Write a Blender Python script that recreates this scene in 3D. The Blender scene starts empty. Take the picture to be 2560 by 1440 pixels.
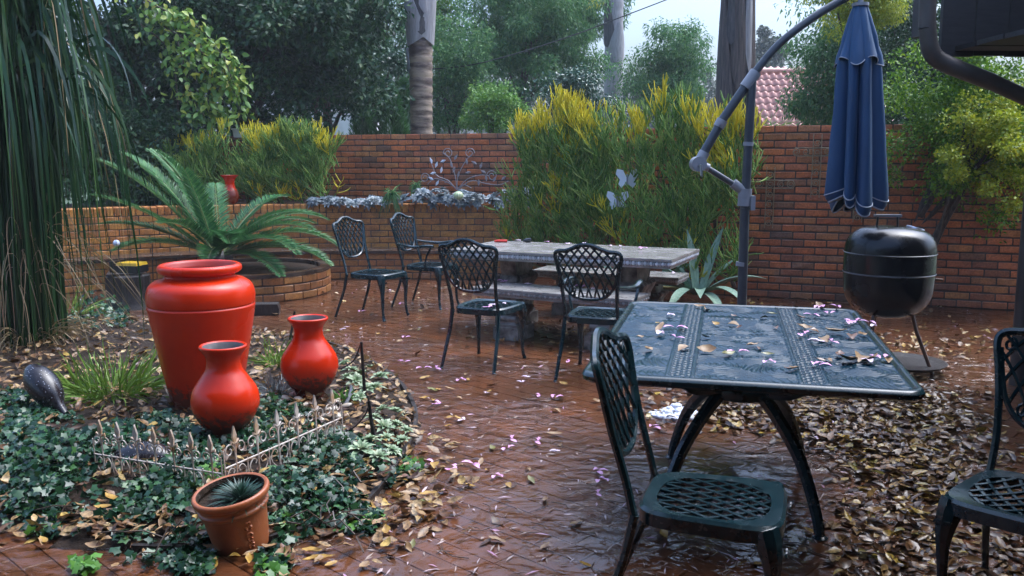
import bpy, math, random
import numpy as np
from mathutils import Vector, Matrix, noise
R = math.radians
rnd = random.Random(7)
rng = np.random.RandomState(11)
scene = bpy.context.scene
COL = scene.collection

# ---------------------------------------------------------------- camera, sky, sun, exposure
EYE, FPX = 1.5, 2210.0
PITCH = math.atan(320 / FPX)
KY = 1.195                                # depth scale of the first survey of the yard
cam = bpy.data.objects.new('camera', bpy.data.cameras.new('camera'))
COL.objects.link(cam)
cam.location = (0, 0, EYE)
cam.rotation_euler = (R(90) - PITCH, 0, 0)
cam.data.sensor_width = 36.0
cam.data.lens = FPX / 2560 * 36.0
cam.data.clip_start = 0.05
cam.data.clip_end = 600
scene.camera = cam

SUN_EL, SUN_AZ = R(63), R(60)          # azimuth measured from +Y towards +X
world = bpy.data.worlds.new('World'); scene.world = world
world.use_nodes = True
wn = world.node_tree
for n in list(wn.nodes): wn.nodes.remove(n)
wo = wn.nodes.new('ShaderNodeOutputWorld'); bg = wn.nodes.new('ShaderNodeBackground')
sky = wn.nodes.new('ShaderNodeTexSky'); sky.sky_type = 'NISHITA'; sky.sun_disc = False
sky.sun_elevation = SUN_EL; sky.sun_rotation = SUN_AZ
sky.altitude = 0; sky.air_density = 1.2; sky.dust_density = 8.0; sky.ozone_density = 7.0
bg.inputs['Strength'].default_value = 0.15
tint = wn.nodes.new('ShaderNodeMix'); tint.data_type = 'RGBA'; tint.blend_type = 'MULTIPLY'; tint.inputs[0].default_value = 1.0; tint.inputs[7].default_value = (0.90, 0.985, 1.10, 1)
wn.links.new(sky.outputs[0], tint.inputs[6]); wn.links.new(tint.outputs[2], bg.inputs[0]); wn.links.new(bg.outputs[0], wo.inputs[0])
sl = bpy.data.lights.new('overcast_sun', 'SUN'); sl.energy = 0.5; sl.angle = R(60); sl.color = (1, 0.97, 0.93)
so = bpy.data.objects.new('overcast_sun', sl); COL.objects.link(so)
sd = Vector((math.sin(SUN_AZ) * math.cos(SUN_EL), math.cos(SUN_AZ) * math.cos(SUN_EL), math.sin(SUN_EL)))
so.rotation_euler = sd.to_track_quat('Z', 'Y').to_euler()
scene.view_settings.view_transform = 'Standard'
scene.view_settings.look = 'None'
scene.view_settings.exposure = 1.58
scene.view_settings.gamma = 1
scene.view_settings.use_curve_mapping = False
scene.cycles.use_denoising = True
scene.cycles.max_bounces = 6
scene.cycles.diffuse_bounces = 3
scene.cycles.glossy_bounces = 3
scene.cycles.transmission_bounces = 4
scene.cycles.transparent_max_bounces = 8
scene.cycles.volume_bounces = 1
scene.cycles.volume_step_rate = 4.0
scene.cycles.caustics_reflective = False
scene.cycles.caustics_refractive = False
scene.cycles.sample_clamp_indirect = 4.0

# ---------------------------------------------------------------- measuring helpers
def ray(u, v):
    x = (u - 1280) / FPX; y = (720 - v) / FPX
    return (x, math.cos(PITCH) + y * math.sin(PITCH), -math.sin(PITCH) + y * math.cos(PITCH))
def at_z(u, v, z=0.0):
    r = ray(u, v); t = (z - EYE) / r[2]
    return Vector((r[0] * t, r[1] * t, z))
def at_y(u, v, Y):
    r = ray(u, v); t = Y / r[1]
    return Vector((r[0] * t, Y, EYE + r[2] * t))
def spot(u, v, Y): return at_y(u, v, Y * KY)
def stretch_y(P): return [(a[0], a[1] * KY, *a[2:]) for a in P]
def px(p):
    zc = p[1] * math.cos(PITCH) - (p[2] - EYE) * math.sin(PITCH)
    if zc < 0.1: return (-9999, -9999)
    yc = p[1] * math.sin(PITCH) + (p[2] - EYE) * math.cos(PITCH)
    return (1280 + FPX * p[0] / zc, 720 - FPX * yc / zc)

# ---------------------------------------------------------------- materials
def nodes_of(name):
    m = bpy.data.materials.new(name); m.use_nodes = True
    nt = m.node_tree
    return m, nt, nt.nodes['Principled BSDF'], nt.nodes['Material Output']
def N(nt, t, **kw):
    n = nt.nodes.new(t)
    for k, v in kw.items():
        setattr(n, k, v)
    return n
def ramp(nt, stops, fac, interp='LINEAR'):
    r = nt.nodes.new('ShaderNodeValToRGB'); r.color_ramp.interpolation = interp
    e = r.color_ramp.elements
    while len(e) < len(stops): e.new(0.5)
    for i, (p, c) in enumerate(stops):
        e[i].position = p; e[i].color = (*c, 1) if len(c) == 3 else c
    nt.links.new(fac, r.inputs[0]); return r
def rand_out(nt):
    g = nt.nodes.new('ShaderNodeNewGeometry'); o = nt.nodes.new('ShaderNodeObjectInfo')
    a = N(nt, 'ShaderNodeMath', operation='ADD'); f = N(nt, 'ShaderNodeMath', operation='FRACT')
    nt.links.new(g.outputs['Random Per Island'], a.inputs[0]); nt.links.new(o.outputs['Random'], a.inputs[1])
    nt.links.new(a.outputs[0], f.inputs[0]); return f.outputs[0]
def noise_tex(nt, scale, detail=4, rough=0.6, stretch=None, world_pos=True, dist=0.0):
    t = N(nt, 'ShaderNodeTexNoise'); t.inputs['Scale'].default_value = scale
    t.inputs['Detail'].default_value = detail; t.inputs['Roughness'].default_value = rough
    t.inputs['Distortion'].default_value = dist
    if world_pos: src = nt.nodes.new('ShaderNodeNewGeometry').outputs['Position']
    else: src = nt.nodes.new('ShaderNodeTexCoord').outputs['Object']
    if stretch:
        mp = nt.nodes.new('ShaderNodeMapping'); mp.inputs['Scale'].default_value = stretch
        nt.links.new(src, mp.inputs[0]); src = mp.outputs[0]
    nt.links.new(src, t.inputs['Vector']); return t.outputs['Fac']
def mixc(nt, fac, a, b, mode='MIX'):
    m = N(nt, 'ShaderNodeMix', data_type='RGBA', blend_type=mode)
    for s, i in ((fac, 0), (a, 6), (b, 7)):
        if hasattr(s, 'is_output'): nt.links.new(s, m.inputs[i])
        else: m.inputs[i].default_value = s if i == 0 else ((*s, 1) if len(s) == 3 else s)
    return m.outputs[2]
def bump(nt, h, strength, dist, bsdf):
    b = N(nt, 'ShaderNodeBump'); b.inputs['Strength'].default_value = strength; b.inputs['Distance'].default_value = dist
    nt.links.new(h, b.inputs['Height']); nt.links.new(b.outputs[0], bsdf.inputs['Normal']); return b

def mat(name, c1, c2=None, rough=0.5, scale=6, detail=5, bscale=None, bstr=0.3, bdist=0.004, coat=0.0, metal=0.0, spec=0.5,
        rough2=None, world_pos=False, lo=0.35, hi=0.65, stretch=None):
    m, nt, b, o = nodes_of(name)
    c2 = c2 or c1
    nz = noise_tex(nt, scale, detail, stretch=stretch, world_pos=world_pos)
    r = ramp(nt, [(lo, c1), (hi, c2)], nz)
    nt.links.new(r.outputs[0], b.inputs['Base Color'])
    if rough2 is not None:
        mr = N(nt, 'ShaderNodeMapRange'); mr.inputs[1].default_value = 0.35; mr.inputs[2].default_value = 0.65
        mr.inputs[3].default_value = rough; mr.inputs[4].default_value = rough2
        nt.links.new(noise_tex(nt, scale * 0.7, 3, world_pos=world_pos), mr.inputs[0]); nt.links.new(mr.outputs[0], b.inputs['Roughness'])
    else: b.inputs['Roughness'].default_value = rough
    b.inputs['Metallic'].default_value = metal; b.inputs['Coat Weight'].default_value = coat; b.inputs['Coat Roughness'].default_value = 0.08
    b.inputs['Specular IOR Level'].default_value = spec
    if bscale: bump(nt, noise_tex(nt, bscale, 4, world_pos=world_pos, stretch=stretch), bstr, bdist, b)
    return m
def leafmat(name, stops, rough=0.4, trans=0.25, spec=0.5, mottle=0):
    """foliage: colour differs leaf by leaf"""
    m, nt, b, o = nodes_of(name)
    r = ramp(nt, stops, rand_out(nt))
    colr = r.outputs[0]
    if mottle: colr = mixc(nt, 1.0, colr, ramp(nt, [(0.35, (0.30,) * 3), (0.62, (1.15,) * 3)], noise_tex(nt, mottle, 4)).outputs[0], 'MULTIPLY')
    nt.links.new(colr, b.inputs['Base Color'])
    b.inputs['Roughness'].default_value = rough; b.inputs['Specular IOR Level'].default_value = spec
    if trans:
        t = N(nt, 'ShaderNodeBsdfTranslucent'); nt.links.new(colr, t.inputs[0])
        mx = N(nt, 'ShaderNodeMixShader'); mx.inputs[0].default_value = trans
        nt.links.new(b.outputs[0], mx.inputs[1]); nt.links.new(t.outputs[0], mx.inputs[2]); nt.links.new(mx.outputs[0], o.inputs[0])
    return m
def brickmat(name, stops, stain, rough=0.45, dark=(0.045, 0.026, 0.022), stain_amt=0.42):
    m, nt, b, o = nodes_of(name)
    r = ramp(nt, stops, rand_out(nt))
    c = mixc(nt, ramp(nt, [(0.40, (0, 0, 0)), (0.68, (stain_amt,) * 3)], noise_tex(nt, stain, 5)).outputs[0], r.outputs[0], dark)
    fine = ramp(nt, [(0.3, (0.62,) * 3), (0.7, (1.25,) * 3)], noise_tex(nt, 60, 4))
    c = mixc(nt, 1.0, c, fine.outputs[0], 'MULTIPLY')
    big = ramp(nt, [(0.3, (0.72, 0.69, 0.67)), (0.6, (1.1, 1.08, 1.05))], noise_tex(nt, 1.3, 4, stretch=(1, 1, 0.35)))
    c = mixc(nt, 0.8, c, big.outputs[0], 'MULTIPLY')
    sp = nt.nodes.new('ShaderNodeSeparateXYZ'); nt.links.new(nt.nodes.new('ShaderNodeNewGeometry').outputs['Position'], sp.inputs[0])
    ad = N(nt, 'ShaderNodeMath', operation='MULTIPLY_ADD'); ad.inputs[1].default_value = -0.55; nt.links.new(noise_tex(nt, 2.6, 4), ad.inputs[0]); nt.links.new(sp.outputs[2], ad.inputs[2])
    c = mixc(nt, ramp(nt, [(-0.0, (0.30,) * 3), (0.08, (0, 0, 0))], ad.outputs[0]).outputs[0], c, (0.035, 0.028, 0.022))          # splash-back dirt and moss low on the wall
    c = mixc(nt, ramp(nt, [(0.60, (0, 0, 0)), (0.74, (0.30,) * 3)], noise_tex(nt, 3.1, 6, 0.7)).outputs[0], c, (0.42, 0.36, 0.30))   # lime bloom
    nt.links.new(c, b.inputs['Base Color']); b.inputs['Roughness'].default_value = rough
    bump(nt, noise_tex(nt, 90, 5), 0.5, 0.004, b)
    return m

M = {}
M['wall_brick'] = brickmat('wall_brick', [(0.0, (0.474, 0.124, 0.042)), (0.3, (0.620, 0.168, 0.044)), (0.5, (0.527, 0.151, 0.054)), (0.66, (0.281, 0.094, 0.045)), (0.8, (0.620, 0.219, 0.059)), (0.9, (0.421, 0.168, 0.069)), (1.0, (0.175, 0.077, 0.045))], 7)
M['gold_brick'] = brickmat('golden_brick', [(0.0, (0.484, 0.193, 0.041)), (0.4, (0.600, 0.257, 0.056)), (0.7, (0.544, 0.199, 0.044)), (1.0, (0.363, 0.128, 0.033))], 9, stain_amt=0.45)
M['mortar'] = mat('mortar', (0.05, 0.035, 0.028), (0.10, 0.07, 0.055), 0.8, 8, bscale=80, world_pos=True)
M['soil'] = mat('soil', (0.014, 0.009, 0.006), (0.04, 0.025, 0.016), 0.7, 14, bscale=30, bstr=0.9, bdist=0.02, world_pos=True, spec=0.15)
M['lawn'] = mat('lawn', (0.03, 0.06, 0.02), (0.06, 0.09, 0.03), 0.8, 2, bscale=20, world_pos=True)
M['aluminium'] = mat('dark_green_cast_metal', (0.004, 0.016, 0.021), (0.008, 0.026, 0.032), 0.18, 25, bscale=160, bstr=0.12, bdist=0.002, coat=0.1, rough2=0.28)
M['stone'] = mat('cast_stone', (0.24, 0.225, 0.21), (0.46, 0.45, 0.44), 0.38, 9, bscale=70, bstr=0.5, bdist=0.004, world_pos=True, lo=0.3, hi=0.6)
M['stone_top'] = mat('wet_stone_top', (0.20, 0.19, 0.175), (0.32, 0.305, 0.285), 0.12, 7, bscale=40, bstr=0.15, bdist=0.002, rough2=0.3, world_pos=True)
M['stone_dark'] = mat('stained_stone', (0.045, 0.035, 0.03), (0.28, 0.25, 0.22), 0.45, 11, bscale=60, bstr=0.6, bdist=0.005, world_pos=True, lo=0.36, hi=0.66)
M['egg'] = mat('pale_carved_stone', (0.48, 0.50, 0.53), (0.72, 0.74, 0.78), 0.3, 14, bscale=90, bstr=0.3, world_pos=True)
M['red'] = mat('red_glaze', (0.50, 0.020, 0.001), (0.62, 0.030, 0.002), 0.2, 3, bscale=110, bstr=0.10, bdist=0.003, coat=0.1, rough2=0.32, spec=0.3)
M['red_in'] = mat('red_pot_inside', (0.30, 0.02, 0.01), (0.40, 0.03, 0.012), 0.4, 6)
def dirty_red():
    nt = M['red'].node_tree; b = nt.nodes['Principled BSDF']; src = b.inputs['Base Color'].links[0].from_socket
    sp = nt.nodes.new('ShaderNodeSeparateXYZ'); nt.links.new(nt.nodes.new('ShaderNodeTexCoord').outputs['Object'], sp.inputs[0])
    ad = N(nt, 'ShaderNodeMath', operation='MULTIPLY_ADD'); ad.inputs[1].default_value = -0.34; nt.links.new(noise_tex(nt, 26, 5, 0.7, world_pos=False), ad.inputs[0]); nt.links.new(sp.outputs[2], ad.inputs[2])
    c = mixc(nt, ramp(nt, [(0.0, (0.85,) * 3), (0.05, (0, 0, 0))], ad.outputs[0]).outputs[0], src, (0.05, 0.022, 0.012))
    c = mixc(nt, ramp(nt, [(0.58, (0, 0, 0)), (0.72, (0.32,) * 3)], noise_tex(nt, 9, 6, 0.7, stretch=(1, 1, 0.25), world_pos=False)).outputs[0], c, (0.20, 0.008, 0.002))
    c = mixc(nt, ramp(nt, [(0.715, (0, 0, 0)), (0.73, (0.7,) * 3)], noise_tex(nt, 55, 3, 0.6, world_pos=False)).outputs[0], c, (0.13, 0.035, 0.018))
    nt.links.new(c, b.inputs['Base Color'])
dirty_red()
M['grey_in'] = mat('bare_clay_inside', (0.05, 0.045, 0.045), (0.12, 0.11, 0.11), 0.5, 12)
M['terracotta'] = mat('wet_terracotta', (0.26, 0.075, 0.028), (0.40, 0.125, 0.045), 0.36, 9, bscale=90, bstr=0.35, bdist=0.003, lo=0.3, hi=0.7)
M['cream'] = mat('rusty_cream_paint', (0.52, 0.46, 0.40), (0.30, 0.14, 0.06), 0.45, 18, lo=0.48, hi=0.66)
M['rust_tip'] = mat('rusted_finial', (0.40, 0.24, 0.12), (0.55, 0.46, 0.38), 0.5, 22)
M['black_enamel'] = mat('black_enamel', (0.004, 0.005, 0.007), (0.009, 0.010, 0.012), 0.12, 9, coat=0.0, bscale=90, bstr=0.22, bdist=0.003, rough2=0.3, spec=0.4)
M['steel'] = mat('dull_steel', (0.42, 0.43, 0.46), (0.62, 0.62, 0.65), 0.28, 20, metal=1.0)
M['pole'] = mat('grey_painted_pole', (0.045, 0.052, 0.062), (0.062, 0.07, 0.082), 0.28, 12, bscale=120, bstr=0.1)
M['grey_plastic'] = mat('grey_plastic', (0.22, 0.23, 0.25), (0.28, 0.29, 0.32), 0.4, 10)
M['canvas'] = mat('wet_blue_canvas', (0.006, 0.044, 0.115), (0.012, 0.066, 0.165), 0.5, 4, bscale=220, bstr=0.25, bdist=0.002, stretch=(1, 1, 0.3))
M['hem'] = mat('pale_hem_tape', (0.30, 0.34, 0.40), None, 0.6)
M['brown_tube'] = mat('rusty_leg_tube', (0.06, 0.028, 0.018), (0.13, 0.06, 0.035), 0.4, 15)
M['black'] = mat('black_plastic', (0.008, 0.008, 0.010), (0.016, 0.016, 0.018), 0.3, 20)
M['yellow_plastic'] = mat('yellow_plastic', (0.60, 0.36, 0.02), None, 0.35)
M['red_plastic'] = mat('red_plastic', (0.6, 0.03, 0.02), None, 0.3)
M['stump'] = mat('wet_black_wood', (0.010, 0.008, 0.008), (0.035, 0.026, 0.024), 0.3, 14, bscale=40, bstr=0.9, bdist=0.01, stretch=(6, 6, 1))
M['gold_iron'] = mat('weathered_brass_iron', (0.16, 0.11, 0.055), (0.30, 0.23, 0.13), 0.45, 30)
M['silver_iron'] = mat('grey_wire', (0.20, 0.18, 0.18), (0.34, 0.31, 0.32), 0.45, 30)
M['white_enamel'] = mat('white_enamel', (0.62, 0.66, 0.74), (0.72, 0.75, 0.80), 0.4, 10)
M['pipe'] = mat('grey_brown_downpipe', (0.055, 0.045, 0.04), (0.08, 0.066, 0.06), 0.4, 6)
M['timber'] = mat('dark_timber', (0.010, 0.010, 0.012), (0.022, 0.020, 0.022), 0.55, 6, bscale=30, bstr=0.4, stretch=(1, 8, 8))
M['plaster'] = mat('dim_plaster', (0.10, 0.075, 0.06), (0.15, 0.11, 0.085), 0.7, 3, bscale=40)
M['pale_wall'] = mat('pale_render', (0.52, 0.50, 0.48), (0.66, 0.64, 0.62), 0.7, 3, bscale=40)
M['roof_tile'] = mat('wet_roof_tile', (0.42, 0.17, 0.13), (0.55, 0.26, 0.20), 0.22, 7, bscale=50, bstr=0.2)
M['bark'] = mat('dark_bark', (0.03, 0.024, 0.02), (0.09, 0.07, 0.055), 0.6, 18, bscale=25, bstr=0.9, bdist=0.02, stretch=(3, 3, 0.6))
M['palm_bark'] = mat('ringed_palm_bark', (0.075, 0.042, 0.032), (0.34, 0.245, 0.17), 0.5, 3.2, bscale=30, bstr=0.6, bdist=0.012, lo=0.40, hi=0.60, stretch=(.7, .7, 3.2))
M['boot'] = mat('grey_leaf_sheath', (0.24, 0.215, 0.22), (0.37, 0.34, 0.345), 0.4, 8, bscale=30, bstr=0.4, stretch=(4, 4, 0.5))
M['boot_dark'] = mat('fibrous_brown_sheath', (0.045, 0.033, 0.033), (0.14, 0.10, 0.09), 0.55, 9, bscale=30, bstr=0.8, bdist=0.02, stretch=(5, 5, 0.35))
M['boot_in'] = mat('dark_sheath_hollow', (0.035, 0.03, 0.035), (0.10, 0.085, 0.085), 0.7, 9, bscale=40, bstr=0.8, stretch=(4, 4, .6))
M['twig'] = mat('dark_twig', (0.04, 0.026, 0.018), (0.09, 0.06, 0.04), 0.5, 20)
M['cable'] = mat('black_cable', (0.012, 0.012, 0.014), None, 0.4)
M['hose'] = mat('grey_hose', (0.07, 0.075, 0.08), None, 0.35)
M['pebble'] = mat('cream_pebble', (0.42, 0.35, 0.25), (0.58, 0.52, 0.42), 0.3, 12)
M['foam'] = mat('white_foam', (0.70, 0.74, 0.86), (0.80, 0.83, 0.92), 0.45, 20)
# foliage
g = lambda a: a
M['lf_dark'] = leafmat('dark_glossy_leaf', [(0, (0.015, 0.048, 0.022)), (0.5, (0.030, 0.082, 0.036)), (0.85, (0.052, 0.12, 0.045)), (1, (0.085, 0.14, 0.04))], 0.38, 0.2, 0.3)
M['lf_blue'] = leafmat('blue_green_glossy_leaf', [(0, (0.028, 0.075, 0.050)), (0.6, (0.052, 0.125, 0.078)), (1, (0.09, 0.18, 0.11))], 0.26, 0.12, 0.7)
M['lf_lime'] = leafmat('light_green_leaf', [(0, (0.08, 0.19, 0.035)), (0.6, (0.16, 0.30, 0.045)), (0.9, (0.30, 0.38, 0.05)), (1, (0.44, 0.40, 0.05))], 0.36, 0.3)
M['lf_mid'] = leafmat('mid_green_leaf', [(0, (0.055, 0.15, 0.065)), (0.5, (0.09, 0.22, 0.08)), (1, (0.17, 0.30, 0.10))], 0.5, 0.35, 0.25)
M['lf_mid2'] = leafmat('fresh_green_leaf', [(0, (0.07, 0.19, 0.04)), (0.5, (0.13, 0.29, 0.05)), (1, (0.22, 0.36, 0.07))], 0.45, 0.3, 0.35)
M['lf_conifer'] = leafmat('feathery_conifer', [(0, (0.03, 0.10, 0.035)), (1, (0.07, 0.19, 0.05))], 0.5, 0.25)
M['lf_yellow'] = leafmat('yellow_green_leaf', [(0, (0.19, 0.28, 0.025)), (0.5, (0.36, 0.42, 0.03)), (1, (0.56, 0.54, 0.04))], 0.4, 0.35)
M['lf_hedge'] = leafmat('hedge_leaf', [(0, (0.055, 0.14, 0.018)), (0.6, (0.12, 0.25, 0.026)), (1, (0.28, 0.42, 0.03))], 0.45, 0.3, 0.3)
M['lf_far'] = leafmat('far_leaf', [(0, (0.05, 0.07, 0.05)), (1, (0.08, 0.10, 0.07))], 0.6, 0.2)
M['ivy'] = leafmat('ivy_leaf', [(0, (0.007, 0.026, 0.013)), (0.6, (0.016, 0.056, 0.024)), (0.9, (0.03, 0.09, 0.032)), (1, (0.06, 0.15, 0.04))], 0.26, 0.10, 0.38)
M['ivy_new'] = leafmat('new_ivy_leaf', [(0, (0.05, 0.16, 0.025)), (1, (0.12, 0.28, 0.04))], 0.3, 0.3)
M['grass_blade'] = leafmat('hanging_blade', [(0, (0.008, 0.030, 0.011)), (0.5, (0.018, 0.058, 0.018)), (0.85, (0.034, 0.085, 0.022)), (1, (0.065, 0.11, 0.025))], 0.22, 0.18, 0.45)
M['dry_blade'] = leafmat('dry_blade', [(0, (0.14, 0.09, 0.04)), (1, (0.28, 0.20, 0.09))], 0.5, 0.2)
M['rush'] = leafmat('rush_blade', [(0, (0.07, 0.16, 0.022)), (1, (0.19, 0.30, 0.045))], 0.4, 0.2, 0.3)
M['pencil'] = leafmat('pencil_stem', [(0, (0.06, 0.17, 0.03)), (0.5, (0.15, 0.28, 0.05)), (1, (0.33, 0.42, 0.10))], 0.45, 0.1, 0.35)
M['pencil_y'] = leafmat('yellow_pencil_tip', [(0, (0.50, 0.46, 0.03)), (0.5, (0.72, 0.62, 0.035)), (1, (0.82, 0.66, 0.04))], 0.45, 0.15, 0.35)
M['cycad'] = leafmat('cycad_leaflet', [(0, (0.030, 0.12, 0.045)), (0.6, (0.06, 0.19, 0.06)), (1, (0.11, 0.26, 0.08))], 0.34, 0.22, 0.3)
M['rachis'] = mat('frond_midrib', (0.09, 0.14, 0.04), (0.13, 0.17, 0.05), 0.4)
M['silver_leaf'] = leafmat('silver_leaf', [(0, (0.13, 0.17, 0.18)), (0.6, (0.21, 0.25, 0.26)), (1, (0.34, 0.37, 0.39))], 0.5, 0.1)
M['pale_succ'] = leafmat('pale_succulent_leaf', [(0, (0.13, 0.22, 0.10)), (0.5, (0.21, 0.30, 0.16)), (1, (0.36, 0.42, 0.26))], 0.5, 0.1)
M['agave'] = mat('grey_green_agave', (0.13, 0.22, 0.15), (0.25, 0.35, 0.25), 0.55, 7, spec=0.3, stretch=(6, 6, 1))
M['agave_y'] = mat('yellowing_agave', (0.34, 0.32, 0.10), (0.40, 0.36, 0.16), 0.42, 5)
M['tuft'] = leafmat('dark_tuft_blade', [(0, (0.014, 0.045, 0.03)), (1, (0.04, 0.09, 0.06))], 0.3, 0.1)
M['litter'] = leafmat('dead_leaf', [(0, (0.07, 0.030, 0.012)), (0.3, (0.17, 0.08, 0.03)), (0.6, (0.30, 0.17, 0.065)), (0.88, (0.42, 0.28, 0.13)), (1, (0.50, 0.33, 0.08))], 0.34, 0.12, 0.4, 60)
M['pile'] = leafmat('wet_pile_leaf', [(0, (0.03, 0.012, 0.006)), (0.35, (0.09, 0.040, 0.016)), (0.65, (0.20, 0.10, 0.038)), (0.85, (0.34, 0.21, 0.075)), (0.95, (0.50, 0.33, 0.06)), (1, (0.20, 0.18, 0.05))], 0.28, 0.08, 0.45, 60)
M['leaf_tan'] = mat('tan_leaf', (0.20, 0.11, 0.05), (0.36, 0.24, 0.12), 0.36, 34, spec=0.3)
M['leaf_gold'] = mat('golden_leaf', (0.26, 0.14, 0.03), (0.44, 0.27, 0.055), 0.36, 34, spec=0.3)
M['leaf_brown'] = mat('brown_leaf', (0.10, 0.042, 0.016), (0.20, 0.085, 0.03), 0.3, 20)
M['leaf_olive'] = mat('olive_leaf', (0.14, 0.13, 0.03), (0.22, 0.20, 0.05), 0.3, 20)
M['pink'] = mat('pink_petal', (0.62, 0.22, 0.50), (0.76, 0.46, 0.66), 0.4, 60)
M['pale_pink'] = mat('pale_pink_petal', (0.66, 0.48, 0.60), (0.74, 0.62, 0.70), 0.4, 60)

M['petal'] = leafmat('pale_petal_bit', [(0, (.20, .12, .08)), (.4, (.40, .30, .24)), (.8, (.55, .44, .46)), (1, (.58, .30, .46))], .35, .1)
def guinea_mat():
    m, nt, b, o = nodes_of('speckled_glaze')
    tc = nt.nodes.new('ShaderNodeTexCoord'); vo = N(nt, 'ShaderNodeTexVoronoi'); vo.inputs['Scale'].default_value = 46
    nt.links.new(tc.outputs['Object'], vo.inputs['Vector'])
    r = ramp(nt, [(0.0, (0.26, 0.26, 0.29)), (0.14, (0.22, 0.22, 0.25)), (0.20, (0.012, 0.011, 0.014)), (1, (0.02, 0.016, 0.018))], vo.outputs['Distance'])
    nt.links.new(r.outputs[0], b.inputs['Base Color']); b.inputs['Roughness'].default_value = 0.25; return m
M['guinea'] = guinea_mat()

def paver_mat():
    m, nt, b, o = nodes_of('wet_clay_paver')
    r = ramp(nt, [(0, (0.155, 0.056, 0.020)), (0.4, (0.18, 0.066, 0.022)), (0.7, (0.155, 0.064, 0.028)), (1, (0.215, 0.074, 0.020))], rand_out(nt))
    c = mixc(nt, ramp(nt, [(0.42, (0, 0, 0)), (0.7, (0.55,) * 3)], noise_tex(nt, 1.7, 5)).outputs[0], r.outputs[0], (0.070, 0.040, 0.027))
    c = mixc(nt, ramp(nt, [(0.5, (0, 0, 0)), (0.75, (0.5,) * 3)], noise_tex(nt, 14, 5)).outputs[0], c, (0.05, 0.028, 0.02))
    nt.links.new(c, b.inputs['Base Color']); b.inputs['Roughness'].default_value = 0.4
    bump(nt, noise_tex(nt, 120, 5), 0.4, 0.003, b); return m
M['paver'] = paver_mat()
M['paver_joint'] = mat('wet_sand_joint', (0.085, 0.034, 0.015), (0.12, 0.05, 0.022), 0.3, 20, world_pos=True)

def water_mat():
    """clear rain water: seen through from above, mirror-like at a low angle, ruffled by drops"""
    m, nt, b, o = nodes_of('rain_water'); nt.nodes.remove(b)
    geo = nt.nodes.new('ShaderNodeNewGeometry')
    h1 = noise_tex(nt, 5.0, 3, 0.5, stretch=(1, 1.5, 1), dist=0.6)
    h2 = noise_tex(nt, 21, 3, 0.55, dist=1.0)
    add = N(nt, 'ShaderNodeMath', operation='MULTIPLY_ADD'); add.inputs[1].default_value = 0.20
    nt.links.new(h2, add.inputs[0]); nt.links.new(h1, add.inputs[2])
    tot = add.outputs[0]
    for sc, amp in ((3.1, 0.10), (5.3, 0.07)):            # rings where drops fall
        mp = nt.nodes.new('ShaderNodeMapping'); mp.inputs['Scale'].default_value = (1, 1, 0)
        vo = N(nt, 'ShaderNodeTexVoronoi'); vo.inputs['Scale'].default_value = sc
        nt.links.new(geo.outputs['Position'], mp.inputs[0]); nt.links.new(mp.outputs[0], vo.inputs['Vector'])
        s = N(nt, 'ShaderNodeMath', operation='MULTIPLY'); s.inputs[1].default_value = 70 if sc < 4 else 55
        nt.links.new(vo.outputs['Distance'], s.inputs[0])
        sn = N(nt, 'ShaderNodeMath', operation='SINE'); nt.links.new(s.outputs[0], sn.inputs[0])
        fd = N(nt, 'ShaderNodeMapRange'); fd.inputs[1].default_value = 0.05; fd.inputs[2].default_value = 0.30
        fd.inputs[3].default_value = amp; fd.inputs[4].default_value = 0
        nt.links.new(vo.outputs['Distance'], fd.inputs[0])
        ma = N(nt, 'ShaderNodeMath', operation='MULTIPLY_ADD')
        nt.links.new(sn.outputs[0], ma.inputs[0]); nt.links.new(fd.outputs[0], ma.inputs[1]); nt.links.new(tot, ma.inputs[2]); tot = ma.outputs[0]
    bp = N(nt, 'ShaderNodeBump'); cm = N(nt, 'ShaderNodeMapRange'); cm.inputs[1].default_value = 0.42; cm.inputs[2].default_value = 0.64; cm.inputs[3].default_value = 0.10; cm.inputs[4].default_value = 0.85; nt.links.new(noise_tex(nt, 0.75, 3, 0.5), cm.inputs[0]); nt.links.new(cm.outputs[0], bp.inputs['Strength']); bp.inputs['Distance'].default_value = 0.07
    nt.links.new(tot, bp.inputs['Height'])
    fr = N(nt, 'ShaderNodeFresnel'); fr.inputs[0].default_value = 1.42; nt.links.new(bp.outputs[0], fr.inputs['Normal'])
    tr = N(nt, 'ShaderNodeBsdfTransparent'); tr.inputs[0].default_value = (0.92, 0.87, 0.82, 1)
    gl = N(nt, 'ShaderNodeBsdfGlossy'); gl.inputs['Roughness'].default_value = 0.04; nt.links.new(bp.outputs[0], gl.inputs['Normal'])
    mx = N(nt, 'ShaderNodeMixShader'); nt.links.new(fr.outputs[0], mx.inputs[0]); nt.links.new(tr.outputs[0], mx.inputs[1]); nt.links.new(gl.outputs[0], mx.inputs[2])
    nt.links.new(mx.outputs[0], o.inputs[0]); return m
M['water'] = water_mat()

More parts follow.
